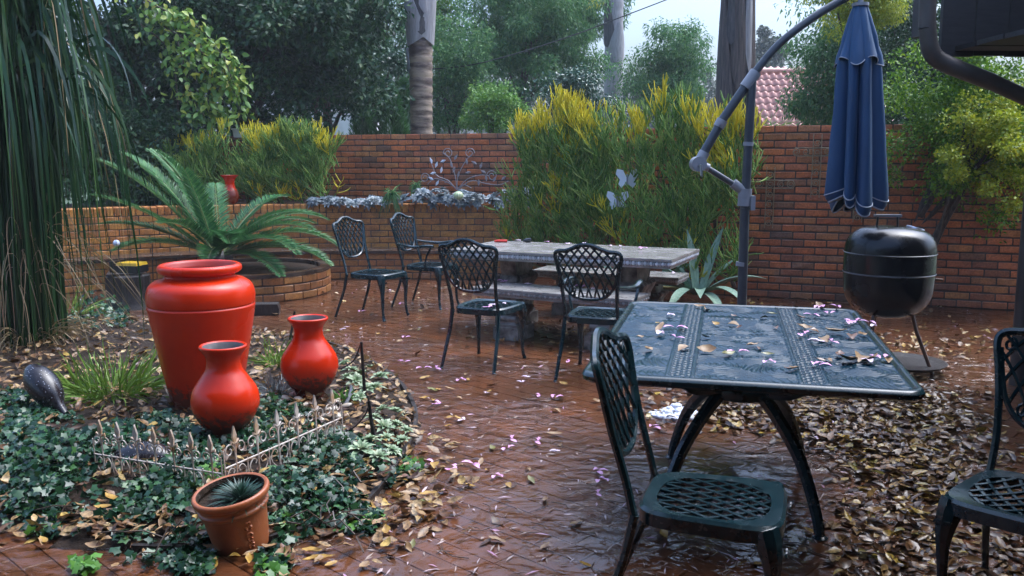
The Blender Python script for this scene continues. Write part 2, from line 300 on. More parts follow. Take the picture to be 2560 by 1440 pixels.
# ---------------------------------------------------------------- mesh helpers
def finish(me, name, ms, parent, smooth, angle):
    for x in (ms if isinstance(ms, (list, tuple)) else [ms]): me.materials.append(M[x] if isinstance(x, str) else x)
    if smooth and len(me.polygons):
        me.polygons.foreach_set('use_smooth', np.ones(len(me.polygons), bool))
        if angle and len(me.polygons) < 120000: me.set_sharp_from_angle(angle=R(angle))
    me.update()
    o = bpy.data.objects.new(name, me); COL.objects.link(o)
    if parent is not None: o.parent = parent
    return o
def mesh_np(name, V, F, ms, parent=None, mi=None, smooth=False, angle=None):
    me = bpy.data.meshes.new(name); V = np.asarray(V, np.float32); F = np.asarray(F, np.int32); k = F.shape[1]
    me.vertices.add(len(V)); me.vertices.foreach_set('co', V.ravel())
    me.loops.add(F.size); me.loops.foreach_set('vertex_index', F.ravel())
    me.polygons.add(len(F)); me.polygons.foreach_set('loop_start', np.arange(0, F.size, k, dtype=np.int32))
    if mi is not None: me.polygons.foreach_set('material_index', np.asarray(mi, np.int32))
    me.update(calc_edges=True); me.validate()
    return finish(me, name, ms, parent, smooth, angle)
class MB:
    def __init__(s): s.v = []; s.f = []; s.mi = []; s.cur = 0; s.X = None
    def add(s, vs, fs):
        b = len(s.v)
        if s.X is not None: vs = [tuple(s.X @ Vector(v)) for v in vs]
        s.v += [tuple(v) for v in vs]; s.f += [tuple(i + b for i in f) for f in fs]; s.mi += [s.cur] * len(fs)
    def box(s, c, d, rot=None, taper=1.0):
        x, y, z = d[0] / 2, d[1] / 2, d[2] / 2
        vs = [Vector(p) for p in ((-x, -y, -z), (x, -y, -z), (x, y, -z), (-x, y, -z), (-x * taper, -y * taper, z), (x * taper, -y * taper, z), (x * taper, y * taper, z), (-x * taper, y * taper, z))]
        if rot is not None: vs = [rot @ v for v in vs]
        s.add([v + Vector(c) for v in vs], [(3, 2, 1, 0), (4, 5, 6, 7), (0, 1, 5, 4), (1, 2, 6, 5), (2, 3, 7, 6), (3, 0, 4, 7)])
    def tube(s, pts, r, n=6, cap=True, sx=1.0, closed=False):
        P = [Vector(p) for p in pts]; k = len(P); vs = []; nrm = None
        rs = r if isinstance(r, (list, tuple)) else [r] * k
        for i, p in enumerate(P):
            if closed: t = P[(i + 1) % k] - P[i - 1]
            else: t = P[min(i + 1, k - 1)] - P[max(i - 1, 0)]
            if t.length < 1e-9: t = Vector((0, 0, 1))
            t.normalize()
            if nrm is None: nrm = t.orthogonal() if abs(t.z) > 0.95 else Vector((0, 0, 1)).cross(t)
            nrm = (nrm - t * nrm.dot(t))
            if nrm.length < 1e-6: nrm = t.orthogonal()
            nrm.normalize(); b = t.cross(nrm)
            for j in range(n):
                a = 2 * math.pi * (j + 0.5) / n
                vs.append(p + (nrm * math.cos(a) * sx + b * math.sin(a)) * rs[i])
        fs = []
        for i in range(k if closed else k - 1):
            a, c = i * n, ((i + 1) % k) * n
            for j in range(n): fs.append((a + j, a + (j + 1) % n, c + (j + 1) % n, c + j))
        if cap and not closed:
            fs.append(tuple(range(n - 1, -1, -1))); fs.append(tuple((k - 1) * n + j for j in range(n)))
        s.add(vs, fs)
    def lathe(s, prof, n=32, rfun=None):
        vs = []; fs = []
        for i, (r, z) in enumerate(prof):
            for j in range(n):
                a = 2 * math.pi * j / n; q = r * (rfun(a, i) if rfun else 1)
                vs.append((q * math.cos(a), q * math.sin(a), z))
        for i in range(len(prof) - 1):
            for j in range(n): fs.append((i * n + j, i * n + (j + 1) % n, (i + 1) * n + (j + 1) % n, (i + 1) * n + j))
        s.add(vs, fs)
    def ball(s, c, r, nu=12, nv=8):
        r = r if isinstance(r, (tuple, list)) else (r, r, r)
        vs = [(c[0], c[1], c[2] - r[2])]; fs = []
        for i in range(1, nv):
            t = math.pi * i / nv - math.pi / 2
            for j in range(nu):
                a = 2 * math.pi * j / nu
                vs.append((c[0] + r[0] * math.cos(t) * math.cos(a), c[1] + r[1] * math.cos(t) * math.sin(a), c[2] + r[2] * math.sin(t)))
        vs.append((c[0], c[1], c[2] + r[2])); L = len(vs) - 1
        for j in range(nu):
            fs.append((0, 1 + (j + 1) % nu, 1 + j)); fs.append((L, L - nu + j, L - nu + (j + 1) % nu))
        for i in range(nv - 2):
            for j in range(nu):
                a = 1 + i * nu; fs.append((a + j, a + (j + 1) % nu, a + nu + (j + 1) % nu, a + nu + j))
        s.add(vs, fs)
    def prism(s, outline, d, axis='y'):
        """outline of (a, z) extruded by +-d/2"""
        n = len(outline); vs = []
        for sgn in (-1, 1):
            for a, z in outline: vs.append((a, sgn * d / 2, z) if axis == 'y' else (a, z, sgn * d / 2))
        fs = [tuple(range(n)), tuple(range(2 * n - 1, n - 1, -1))]
        for i in range(n): fs.append((i, n + i, n + (i + 1) % n, (i + 1) % n))
        s.add(vs, fs)
    def build(s, name, ms, parent=None, smooth=True, angle=40):
        me = bpy.data.meshes.new(name); me.from_pydata(s.v, [], s.f)
        if s.cur or any(s.mi): me.polygons.foreach_set('material_index', np.asarray(s.mi, np.int32))
        return finish(me, name, ms, parent, smooth, angle)
def spline(pts, n):
    P = [Vector(p) for p in pts]; out = []; k = len(P) - 1
    for i in range(n + 1):
        t = i / n * k; j = min(int(t), k - 1); u = t - j
        p0, p1, p2, p3 = P[max(j - 1, 0)], P[j], P[j + 1], P[min(j + 2, k)]
        out.append(0.5 * ((2 * p1) + (p2 - p0) * u + (2 * p0 - 5 * p1 + 4 * p2 - p3) * u * u + (3 * p1 - p0 - 3 * p2 + p3) * u ** 3))
    return out
def spiral(cx, cz, r0, r1, a0, turns, n=18, y=0.0):
    return [(cx + (r0 + (r1 - r0) * i / n) * math.cos(a0 + turns * 2 * math.pi * i / n), y, cz + (r0 + (r1 - r0) * i / n) * math.sin(a0 + turns * 2 * math.pi * i / n)) for i in range(n + 1)]
def thing(name, label, cat, loc=(0, 0, 0), rz=0, group=None):
    o = bpy.data.objects.new(name, None); COL.objects.link(o); o.empty_display_size = 0.1
    o.location = loc; o.rotation_euler = (0, 0, rz); o['label'] = label; o['category'] = cat
    if group: o['group'] = group
    return o
def tag(o, label, cat, group=None):
    o['label'] = label; o['category'] = cat
    if group: o['group'] = group
    return o
def kind(o, k): o['kind'] = k; return o
KIDS = {}
def dup(root, loc, rz, label=None, group=None, rot=None, scale=None):
    r = root.copy(); COL.objects.link(r); r.location = loc; r.rotation_euler = rot or (0, 0, rz)
    if scale: r.scale = (scale,) * 3
    if label: r['label'] = label
    if group: r['group'] = group
    for ch in list(root.children):
        c = ch.copy(); COL.objects.link(c); c.parent = r
        for gch in ch.children:
            d = gch.copy(); COL.objects.link(d); d.parent = c
    return r

# leaves in bulk
def unit(a): return a / np.maximum(np.linalg.norm(a, axis=1, keepdims=True), 1e-9)
def leaf_arrays(P, D, L, W, fold=0.35, up=None):
    n = len(P); D = unit(D)
    U = (rng.normal(size=(n, 3)) * 0.6 + np.array([0, 0, 1.0])) if up is None else up
    S = unit(np.cross(D, U)); Nn = np.cross(S, D)
    L = L[:, None]; W = W[:, None]
    mid = P + D * L * 0.42
    V = np.stack([P, mid - S * W + Nn * W * fold, P + D * L - Nn * L * 0.08, mid + S * W + Nn * W * fold], 1).reshape(-1, 3)
    b = np.arange(n)[:, None] * 4
    F = np.concatenate([b + np.array([[0, 3, 2]]), b + np.array([[0, 2, 1]])], 1).reshape(-1, 3)
    return V, F
def leaf_arrays8(P, D, L, W, up):
    n = len(P); D = unit(D); S = unit(np.cross(D, up)); Nn = np.cross(S, D); L = L[:, None]; W = W[:, None]; cu = rng.normal(size=(n, 1)) * .11; fo = .1 + .45 * rng.rand(n, 1); W1 = W * (.8 + .35 * rng.rand(n, 1)); W2 = W * (.65 + .4 * rng.rand(n, 1)); sk = rng.normal(size=(n, 1)) * .25
    def q(t, s, w): return P + D * L * t + S * (s * w + sk * W * t * (1 - t) * 2) + Nn * (L * cu * (t - .5) ** 2 * 4 + abs(s) * w * fo)
    V = np.stack([q(0, 0, W), q(.30, -1, W1), q(.32, 0, W), q(.30, 1, W1), q(.66, -1, W2), q(.68, 0, W), q(.66, 1, W2), q(1, 0, W)], 1).reshape(-1, 3)
    T_ = np.array([[0, 2, 1], [0, 3, 2], [1, 2, 5], [1, 5, 4], [2, 3, 6], [2, 6, 5], [4, 5, 7], [5, 6, 7]]); b = np.arange(n)[:, None] * 8
    return V, np.concatenate([b + t[None] for t in T_], 1).reshape(-1, 3)
def clusters(c, r, k, shell=0.55):
    d = unit(rng.normal(size=(k, 3))); q = shell + (1 - shell) * rng.rand(k, 1)
    q = np.where(rng.rand(k, 1) < 0.25, rng.rand(k, 1), q)
    return np.array(c) + d * q * np.array(r)
def leaf_cloud(cen, cr, n, L, W, droop=0.3, out=0.6, flat=0.75):
    k = len(cen); w = rng.rand(k) + 0.35; idx = rng.choice(k, n, p=w / w.sum())
    d = unit(rng.normal(size=(n, 3))); q = rng.rand(n, 1) ** 0.45
    rad = (cr[0] + (cr[1] - cr[0]) * rng.rand(k))[idx][:, None]
    P = cen[idx] + d * q * rad * np.array([1, 1, flat])
    D = d * out + rng.normal(size=(n, 3)) * 0.6 + np.array([0, 0, -droop])
    return P, D, L[0] + (L[1] - L[0]) * rng.rand(n), W[0] + (W[1] - W[0]) * rng.rand(n)

def tree(name, label, base, ctr, rad, ncl, clr, nleaf, L, W, mt, group=None, trunk_r=0.12, bark='bark', cat='tree', droop=0.3, nlimb=9, zmin=None, shell=0.55, flat=0.75, out=0.6):
    t = thing(name, label, cat, tuple(base), 0, group); b = np.array(base)
    cen = clusters(np.array(ctr) - b, rad, ncl, shell)
    if zmin is not None: cen[:, 2] = np.maximum(cen[:, 2], zmin - b[2] + rng.rand(ncl) * 0.3)
    V, F = leaf_arrays(*leaf_cloud(cen, clr, nleaf, L, W, droop, out, flat))
    mesh_np('crown', V, F, mt, t)
    mb = MB(); c = Vector(np.array(ctr) - b); top = Vector((c.x * 0.8, c.y * 0.8, c.z))
    mb.tube([(0, 0, 0), (top.x * 0.2 + 0.04, top.y * 0.2, top.z * 0.35), tuple(top * 0.7), tuple(top)], [trunk_r, trunk_r * 0.85, trunk_r * 0.6, trunk_r * 0.3], 8)
    for i in range(min(nlimb, ncl)):
        e = Vector(cen[i]); s0 = top * (0.35 + 0.5 * rnd.random()); mdl = s0.lerp(e, 0.5) + Vector((0, 0, 0.12 + 0.1 * rnd.random()))
        mb.tube([tuple(s0), tuple(mdl), tuple(e)], [trunk_r * 0.45, trunk_r * 0.28, trunk_r * 0.1], 5)
    mb.build('trunk', bark, t)
    return t
def blades(paths, widths, name, ms, parent):
    """strips of grass: each path (k,3)"""
    V = []; F = []; o = 0
    for P, w in zip(paths, widths):
        P = np.asarray(P); k = len(P); T = np.gradient(P, axis=0); S = np.cross(T, np.array([rnd.gauss(0, 1), rnd.gauss(0, 1) - 0.6, 0.3])); S = unit(S)
        tp = np.sin(np.linspace(0.18 * math.pi, math.pi * 0.985, k))[:, None] * w
        V.append(P - S * tp); V.append(P + S * tp)
        for i in range(k - 1): F.append((o + i, o + i + 1, o + k + i + 1, o + k + i))
        o += 2 * k
    return mesh_np(name, np.concatenate(V), np.array(F), ms, parent, smooth=True)

# ================================================================ SETTING
# ground far beyond the wall
mb = MB(); mb.add([(-120, -20, -0.06), (120, -20, -0.06), (120, 160, -0.06), (-120, 160, -0.06)], [(0, 1, 2, 3)])
kind(mb.build('ground', 'lawn', smooth=False), 'structure')

# rain haze hanging in the air
mb = MB(); mb.box((0, 70, 5.7), (250, 190, 13.6)); hz = mb.build('haze', [], smooth=False); kind(hz, 'stuff')
hm = bpy.data.materials.new('rain_haze'); hm.use_nodes = True; hn = hm.node_tree
for n_ in list(hn.nodes): hn.nodes.remove(n_)
ho_ = hn.nodes.new('ShaderNodeOutputMaterial'); hv = hn.nodes.new('ShaderNodeVolumePrincipled'); hv.inputs['Color'].default_value = (0.86, 0.93, 1.0, 1)
hv.inputs['Density'].default_value = 0.0015; hv.inputs['Anisotropy'].default_value = 0.0; hn.links.new(hv.outputs[0], ho_.inputs['Volume']); hz.data.materials.append(hm)

# planting bed outline (world x, y), the paved yard lies round it
BED = [(-1.95, 6.2), (-1.42, 5.85), (-0.88, 5.1), (-0.62, 4.45), (-0.54, 3.95), (-0.58, 3.4), (-0.68, 3.0), (-0.95, 2.78), (-1.25, 2.70), (-1.7, 2.74), (-2.2, 2.95), (-3.2, 3.2), (-4.3, 4.0), (-4.9, 5.2), (-4.6, 6.3), (-3.6, 6.75), (-2.7, 6.6)]
BED = stretch_y(BED)
def inside(poly, x, y):
    c = False; j = len(poly) - 1
    for i in range(len(poly)):
        xi, yi = poly[i]; xj, yj = poly[j]
        if (yi > y) != (yj > y) and x < (xj - xi) * (y - yi) / (yj - yi) + xi: c = not c
        j = i
    return c
def edge_dist(poly, x, y):
    best = 9
    for i in range(len(poly)):
        a = Vector(poly[i]); b = Vector(poly[(i + 1) % len(poly)]); p = Vector((x, y)); d = b - a
        t = max(0, min(1, (p - a).dot(d) / d.dot(d))); best = min(best, (p - a - d * t).length)
    return best
BEDS = [tuple(p)[:2] for p in spline([(*p, 0) for p in BED + BED[:1]], 90)[:-1]]
def bed_z(x, y):
    return 0.02 + 0.085 * min(1, edge_dist(BEDS, x, y) / 0.5) + 0.015 * noise.noise((x * 2.2, y * 2.2, 0))

# paving: joint bed, clay pavers, film of rain water
patio = MB(); patio.add([(-6.8, 0.6, -0.006), (6.5, 0.6, -0.006), (6.5, 11.0, -0.006), (-6.8, 13.0, -0.006)], [(0, 1, 2, 3)])
patio = kind(patio.build('patio', 'paver_joint', smooth=False), 'structure')
PA = R(-43); PL, PW, PG = 0.222, 0.108, 0.004
def paver_mesh():
    mb = MB(); l, w = PL / 2, PW / 2; c = 0.0025
    vs = []
    for z, k in ((-0.03, 0), (-c, 0), (0, c)):
        vs += [(-l + k, -w + k, z), (l - k, -w + k, z), (l - k, w - k, z), (-l + k, w - k, z)]
    fs = [(8, 9, 10, 11)]
    for a in (0, 4):
        for j in range(4): fs.append((a + j, a + (j + 1) % 4, a + 4 + (j + 1) % 4, a + 4 + j))
    return vs, fs
pv, pf = paver_mesh()
mb = MB(); mb.add(pv, pf); paver0 = mb.build('paver', 'paver', patio, smooth=False)
pav = []
ca, sa = math.cos(PA), math.sin(PA)
for j in range(-70, 120):
    for i in range(-60, 50):
        x0 = (i + 0.5 * (j % 2)) * (PL + PG); y0 = j * (PW + PG)
        x = ca * x0 - sa * y0; y = sa * x0 + ca * y0 + 0.4
        if not (0.9 < y < 11.8 and -6.4 < x < 6.2): continue
        if inside(BEDS, x, y) and edge_dist(BEDS, x, y) > 0.10: continue
        if y > 11.6 and x < 0.3: continue
        u, v = px((x, y, 0))
        pav.append((x, y, u, v))
seen = sorted([p for p in pav if 700 < p[2] < 2560 and 700 < p[3] < 1440 and not (1650 < p[2] < 2450 and 940 < p[3] < 1200)], key=lambda p: -p[3])[:300]
ids = set(id(p) for p in seen); rest = MB(); first = True
for p in pav:
    z = -0.0015 + rnd.gauss(0, 0.0008) + 0.0022 * noise.noise((p[0] * 0.9, p[1] * 0.9, 3)); rot = Matrix.Rotation(PA + rnd.gauss(0, 0.006), 4, 'Z') @ Matrix.Rotation(rnd.gauss(0, 0.006), 4, 'X') @ Matrix.Rotation(rnd.gauss(0, 0.004), 4, 'Y')
    X = Matrix.Translation((p[0], p[1], z)) @ rot
    if id(p) in ids:
        o = paver0 if first else paver0.copy()
        if not first: COL.objects.link(o)
        first = False; o.parent = patio; o.matrix_basis = X
    else:
        rest.X = X; rest.add(pv, pf)
kind(rest.build('paver_field', 'paver', patio, smooth=False), 'stuff')
# rain water standing on the pavers
nx, ny = 90, 70; V = []; F = []
for j in range(ny + 1):
    for i in range(nx + 1):
        x = -6.4 + 12.6 * i / nx; y = 0.8 + 10.8 * j / ny
        V.append((x, y, 0.0020 + 0.0008 * noise.noise((x * 1.1, y * 1.1, 9))))
for j in range(ny):
    for i in range(nx):
        x = -6.4 + 12.6 * (i + .5) / nx; y = 0.8 + 10.8 * (j + .5) / ny
        if inside(BEDS, x, y) and edge_dist(BEDS, x, y) > 0.16: continue
        if y > 11.5: continue
        a = j * (nx + 1) + i; F.append((a, a + 1, a + nx + 2, a + nx + 1))
kind(mesh_np('rain_water', V, F, 'water', None, smooth=True), 'structure')

# soil of the planting bed
nx, ny = 70, 60; V = []; F = []; idx = {}
for j in range(ny + 1):
    for i in range(nx + 1):
        x = -5.1 + 4.75 * i / nx; y = 3.05 + 5.25 * j / ny
        ins = inside(BEDS, x, y)
        z = bed_z(x, y) + 0.012 * noise.noise((x * 9, y * 9, 1)) if ins else -0.02
        V.append((x, y, z))
for j in range(ny):
    for i in range(nx):
        a = j * (nx + 1) + i; q = (a, a + 1, a + nx + 2, a + nx + 1)
        if any(V[k][2] > 0 for k in q): F.append(q)
kind(mesh_np('garden_bed', V, F, 'soil', None, smooth=True), 'structure')
# dark edging strip round the bed
mb = MB(); E1 = BEDS[:46]
for i in range(len(E1) - 1):
    a, b = Vector(E1[i]), Vector(E1[i + 1]); d = (b - a).normalized(); nrm = Vector((d.y, -d.x)) * -0.012
    z0, z1 = -0.01, 0.034 + 0.006 * noise.noise((a.x * 5, a.y * 5, 0))
    mb.add([(a.x - nrm.x, a.y - nrm.y, z0), (b.x - nrm.x, b.y - nrm.y, z0), (b.x - nrm.x, b.y - nrm.y, z1), (a.x - nrm.x, a.y - nrm.y, z1),
            (a.x + nrm.x, a.y + nrm.y, z0), (b.x + nrm.x, b.y + nrm.y, z0), (b.x + nrm.x, b.y + nrm.y, z1), (a.x + nrm.x, a.y + nrm.y, z1)],
           [(0, 1, 2, 3), (7, 6, 5, 4), (3, 2, 6, 7)])
tag(mb.build('bed_edging', 'stump', None, smooth=False), 'low dark edging strip curving round the planting bed', 'edging')

# ---------------------------------------------------------------- brickwork
def brick_geo(l, d, h, seed):
    """a worn brick: chamfered box with a chipped, uneven lower arris"""
    r = random.Random(seed); c = 0.006; L, D, H = l / 2, d / 2, h / 2; vs = []
    nseg = 4
    xs = [-L + c + (2 * L - 2 * c) * i / nseg for i in range(nseg + 1)]
    rows = [(-D + c, -H), (-D, -H + c), (-D, H - c), (-D + c, H)]
    for k, (y, z) in enumerate(rows):
        for i, x in enumerate(xs):
            jz = (r.random() * 0.010 if k < 2 else -r.random() * 0.004); jy = r.random() * 0.004
            xe = x + (-c if i == 0 and k in (1, 2) else c if i == nseg and k in (1, 2) else 0) * 0.6
            vs.append((xe, y + (jy if k in (1, 2) else 0), z + jz))
    m = nseg + 1; fs = []
    for k in range(3):
        for i in range(nseg): fs.append((k * m + i, k * m + i + 1, (k + 1) * m + i + 1, (k + 1) * m + i))
    b = len(vs); vs += [(-L, D, -H), (L, D, -H), (L, D, H), (-L, D, H)]
    fs += [(b, 0, m, 2 * m, 3 * m, b + 3)[::1], (m - 1, b + 1, b + 2, 4 * m - 1, 3 * m - 1, 2 * m - 1)]
    fs.append(tuple([b + 3] + [3 * m + i for i in range(m)] + [b + 2]))
    fs.append(tuple([b + 1] + [m - 1 - i for i in range(m)] + [b]))
    return vs, fs
class Bricks:
    """collects bricks of one wall: the ones that show become parts, the rest one joined part"""
    def __init__(s, parent, ml, dims, seed):
        s.parent = parent; s.ml = ml; s.geo = [brick_geo(*dims, seed + k) for k in range(4)]; s.me = []; s.items = []
    def put(s, X, key): s.items.append((X, key))
    def finish(s, lim=300):
        inv = [it for it in s.items if it[1] is not None]; inv.sort(key=lambda a: a[1]); ind = set(id(a) for a in inv[:lim])
        protos = []
        for vs, fs in s.geo:
            me = bpy.data.meshes.new('brick'); me.from_pydata(vs, [], fs); me.materials.append(M[s.ml]); me.update(); protos.append(me)
        rest = MB()
        for it in s.items:
            k = rnd.randrange(4); X = it[0] @ Matrix.Diagonal((rnd.choice((-1, 1)) if False else 1, 1, 1, 1))
            if id(it) in ind:
                o = bpy.data.objects.new('brick', protos[k]); COL.objects.link(o); o.parent = s.parent; o.matrix_basis = X
            else: rest.X = X; rest.add(*s.geo[k])
        if rest.v: kind(rest.build('brickwork', s.ml, s.parent, smooth=False), 'stuff')
def arc_path(pts):
    P = [Vector((*p, 0)) for p in pts]; S = [0]
    for a, b in zip(P, P[1:]): S.append(S[-1] + (b - a).length)
    def f(s):
        s = max(0, min(S[-1] - 1e-6, s)); i = 0
        while S[i + 1] < s: i += 1
        t = (s - S[i]) / (S[i + 1] - S[i]); return P[i].lerp(P[i + 1], t)
    return f, S[-1]
def run_bricks(bk, path, Ltot, z0, ncourse, ch, bl, gap, vis, depth, s0=0.0, jitter=0.003, half=0.5):
    for c in range(ncourse):
        s = s0 - (half * (bl + gap) if c % 2 else 0)
        while s < Ltot:
            a, b = path(max(s, 0)), path(min(s + bl, Ltot)); mid = (a + b) / 2; ang = math.atan2(b.y - a.y, b.x - a.x)
            frac = (min(s + bl, Ltot) - max(s, 0)) / bl; s += bl + gap
            if frac < 0.15: continue
            nrm = Vector((-math.sin(ang), math.cos(ang), 0))
            p = mid + nrm * (depth / 2 + rnd.gauss(0, jitter * 0.6)); z = z0 + c * ch + ch / 2
            X = Matrix.Translation((p.x, p.y, z)) @ Matrix.Rotation(ang + rnd.gauss(0, 0.006), 4, 'Z') @ Matrix.Rotation(rnd.gauss(-0.01, 0.012), 4, 'X') @ Matrix.Rotation(rnd.gauss(0, 0.004), 4, 'Y') @ Matrix.Diagonal((frac, 1, 1, 1))
            u, v = px((mid.x, mid.y, z)); bk.put(X, vis(u, v))
def backing(pts, z0, z1, off, thick, name, ml, parent):
    P = [Vector((*p, 0)) for p in pts]; mb = MB(); n = len(P); A = []; B = []
    for i in range(n):
        d = (P[min(i + 1, n - 1)] - P[max(i - 1, 0)]).normalized(); nr = Vector((-d.y, d.x, 0))
        A.append(P[i] + nr * off); B.append(P[i] + nr * (off + thick))
    vs = [(p.x, p.y, z) for z in (z0, z1) for p in A] + [(p.x, p.y, z) for z in (z0, z1) for p in B]; fs = []
    for i in range(n - 1):
        fs += [(i, i + 1, n + i + 1, n + i), (2 * n + i + 1, 2 * n + i, 3 * n + i, 3 * n + i + 1), (n + i, n + i + 1, 3 * n + i + 1, 3 * n + i)]
    fs += [(0, n, 3 * n, 2 * n), (n - 1, 3 * n - 1, 4 * n - 1, 2 * n - 1)]
    mb.add(vs, fs); return mb.build(name, ml, parent, smooth=False)

CH = 0.0812
# right-hand boundary wall with the piers
WR = [(1.95, 9.95), (5.6, 8.55)]
w = thing('boundary_wall', 'red brick boundary wall behind the kettle barbecue and blue umbrella', 'brick wall')
bk = Bricks(w, 'wall_brick', (0.224, 0.10, CH - 0.011), 10); pth, Lr = arc_path(WR)
pier = 1.93
run_bricks(bk, pth, Lr, 0, 23, CH, 0.224, 0.009, lambda u, v: (abs(u - 2090) if 1800 < u < 2430 and v < 760 and not (2070 < u < 2200 and v < 480) and not (2120 < u < 2330 and 560 < v < 780) else None), 0.10)
bk.finish(300)
backing(WR, -0.02, CH * 23 - 0.004, 0.011, 0.2, 'mortar', 'mortar', w)
WRd = (Vector((*WR[1], 0)) - Vector((*WR[0], 0))).normalized(); WRn = Vector((-WRd.y, WRd.x, 0)); WRang = math.atan2(WRd.y, WRd.x)
# left-hand boundary wall behind the planter
WL = [(-6.8, 14.6), (-2.9, 13.25), (0.4, 12.1), (1.93, 10.05)]
w2 = thing('boundary_wall', 'weathered brick boundary wall behind the silver succulents and wire ornament', 'brick wall')
bk = Bricks(w2, 'wall_brick', (0.224, 0.10, CH - 0.011), 20); pth, Ll = arc_path(WL)
run_bricks(bk, pth, Ll, 0, 23, CH, 0.224, 0.009, lambda u, v: (abs(u - 1060) if 830 < u < 1335 and v < 480 else (900 + abs(u - 1580) if 1500 < u < 1650 and v < 420 else None)), 0.10)
bk.finish(300)
backing(WL, -0.02, CH * 23 - 0.004, 0.011, 0.2, 'mortar', 'mortar', w2)

# raised planter of golden brick and the seat ledge before it
PF = [tuple(p)[:2] for p in spline(stretch_y([(-6.3, 8.0, 0), (-5.3, 8.75, 0), (-4.4, 9.25, 0), (-3.4, 9.58, 0), (-2.35, 9.76, 0), (-1.4, 9.79, 0), (-0.4, 9.74, 0), (0.22, 9.66, 0)]), 40)]
pl = thing('raised_planter', 'long curved planter of golden brick holding silver succulents', 'planter')
bk = Bricks(pl, 'gold_brick', (0.222, 0.10, 0.0755), 30); pth, Lp = arc_path(PF)
run_bricks(bk, pth, Lp, 0.0, 10, 0.0815, 0.222, 0.008, lambda u, v: (abs(u - 1050) * 0.5 + abs(v - 560) if 200 < u < 1340 and v < 640 else None), 0.10, jitter=0.001)
bk.finish(270)
bk = Bricks(pl, 'gold_brick', (0.074, 0.22, 0.108), 40)
s = 0.0
while s < Lp - 0.07:
    a, b = pth(s), pth(s + 0.074); ang = math.atan2(b.y - a.y, b.x - a.x); nr = Vector((-math.sin(ang), math.cos(ang), 0)); p = (a + b) / 2 + nr * (0.106 + rnd.gauss(0, 0.002))
    X = Matrix.Translation((p.x, p.y, 0.815 + 0.056 + rnd.gauss(0, 0.002))) @ Matrix.Rotation(ang + rnd.gauss(0, 0.01), 4, 'Z'); u, v = px((p.x, p.y, 0.87)); bk.put(X, 1 if 330 < u < 1340 else None); s += 0.083
bk.finish(300)
backing(PF, -0.02, 0.855, 0.008, 0.19, 'mortar', 'mortar', pl)
# end return of the planter beside the bush
bk = Bricks(pl, 'gold_brick', (0.222, 0.10, 0.0755), 34); RT = [(0.222, 11.54), (0.30, 11.9), (0.34, 12.05)]; pth2, L2 = arc_path(RT)
run_bricks(bk, pth2, L2, 0, 11, 0.0815, 0.222, 0.008, lambda u, v: None, 0.10); bk.finish()
# soil in the planter
mb = MB(); n = len(PF); back = [(x * 1.0 + 0.05, y + 0.2) for x, y in PF]
def wl_y(x):
    for a, b in zip(WL, WL[1:]):
        if a[0] <= x <= b[0]: return a[1] + (b[1] - a[1]) * (x - a[0]) / (b[0] - a[0])
    return 12
for i in range(n - 1):
    a, b = PF[i], PF[i + 1]
    mb.add([(a[0], a[1] + 0.16, 0.86), (b[0], b[1] + 0.16, 0.86), (b[0], wl_y(b[0]) + 0.005, 0.90), (a[0], wl_y(a[0]) + 0.005, 0.90)], [(0, 1, 2, 3)])
mb.build('soil', 'soil', pl)

BF = [tuple(p)[:2] for p in spline(stretch_y([(-6.2, 7.3, 0), (-5.05, 8.27, 0), (-4.3, 8.75, 0), (-3.4, 9.12, 0), (-2.35, 9.30, 0), (-1.44, 9.33, 0), (-0.4, 9.26, 0), (0.0, 9.20, 0)]), 40)]
be = thing('brick_bench', 'low golden brick ledge with a wet slab top along the planter foot', 'brick bench')
bk = Bricks(be, 'gold_brick', (0.222, 0.10, 0.0755), 50); pth, Lb = arc_path(BF)
run_bricks(bk, pth, Lb, 0.0, 4, 0.0815, 0.222, 0.008, lambda u, v: (1 if 130 < u < 1300 else None), 0.10, jitter=0.001)
BE = [(0.0, 10.99), (0.07, 11.5)]; pth2, L2 = arc_path(BE)
run_bricks(bk, pth2, L2, 0.0, 4, 0.0815, 0.222, 0.008, lambda u, v: 1, 0.10, jitter=0.001)
bk.finish(300)
backing(BF, -0.02, 0.322, 0.008, 0.44, 'mortar', 'mortar', be)
mb = MB(); n = len(BF); vs = []
for (x, y), (x2, y2) in zip(BF, BF[1:]):
    pass
A = [Vector((*p, 0)) for p in BF]; vs = []; fs = []
for i in range(n):
    d = (A[min(i + 1, n - 1)] - A[max(i - 1, 0)]).normalized(); nr = Vector((-d.y, d.x, 0)); f0 = A[i] - nr * 0.018; b0 = A[i] + nr * 0.455
    vs += [(f0.x, f0.y, 0.327), (f0.x, f0.y, 0.364), (b0.x, b0.y, 0.366), (b0.x, b0.y, 0.327)]
for i in range(n - 1):
    for k in range(4): fs.append((i * 4 + k, i * 4 + 4 + k, i * 4 + 4 + (k + 1) % 4, i * 4 + (k + 1) % 4))
fs += [(3, 2, 1, 0), tuple((n - 1) * 4 + k for k in range(4))]
mb.add(vs, fs); M['ledge'] = mat('wet_dark_ledge', (0.035, 0.025, 0.02), (0.09, 0.06, 0.045), 0.14, 6, bscale=40, bstr=0.2, world_pos=True, rough2=0.3)
mb.build('slab', 'ledge', be, smooth=False)

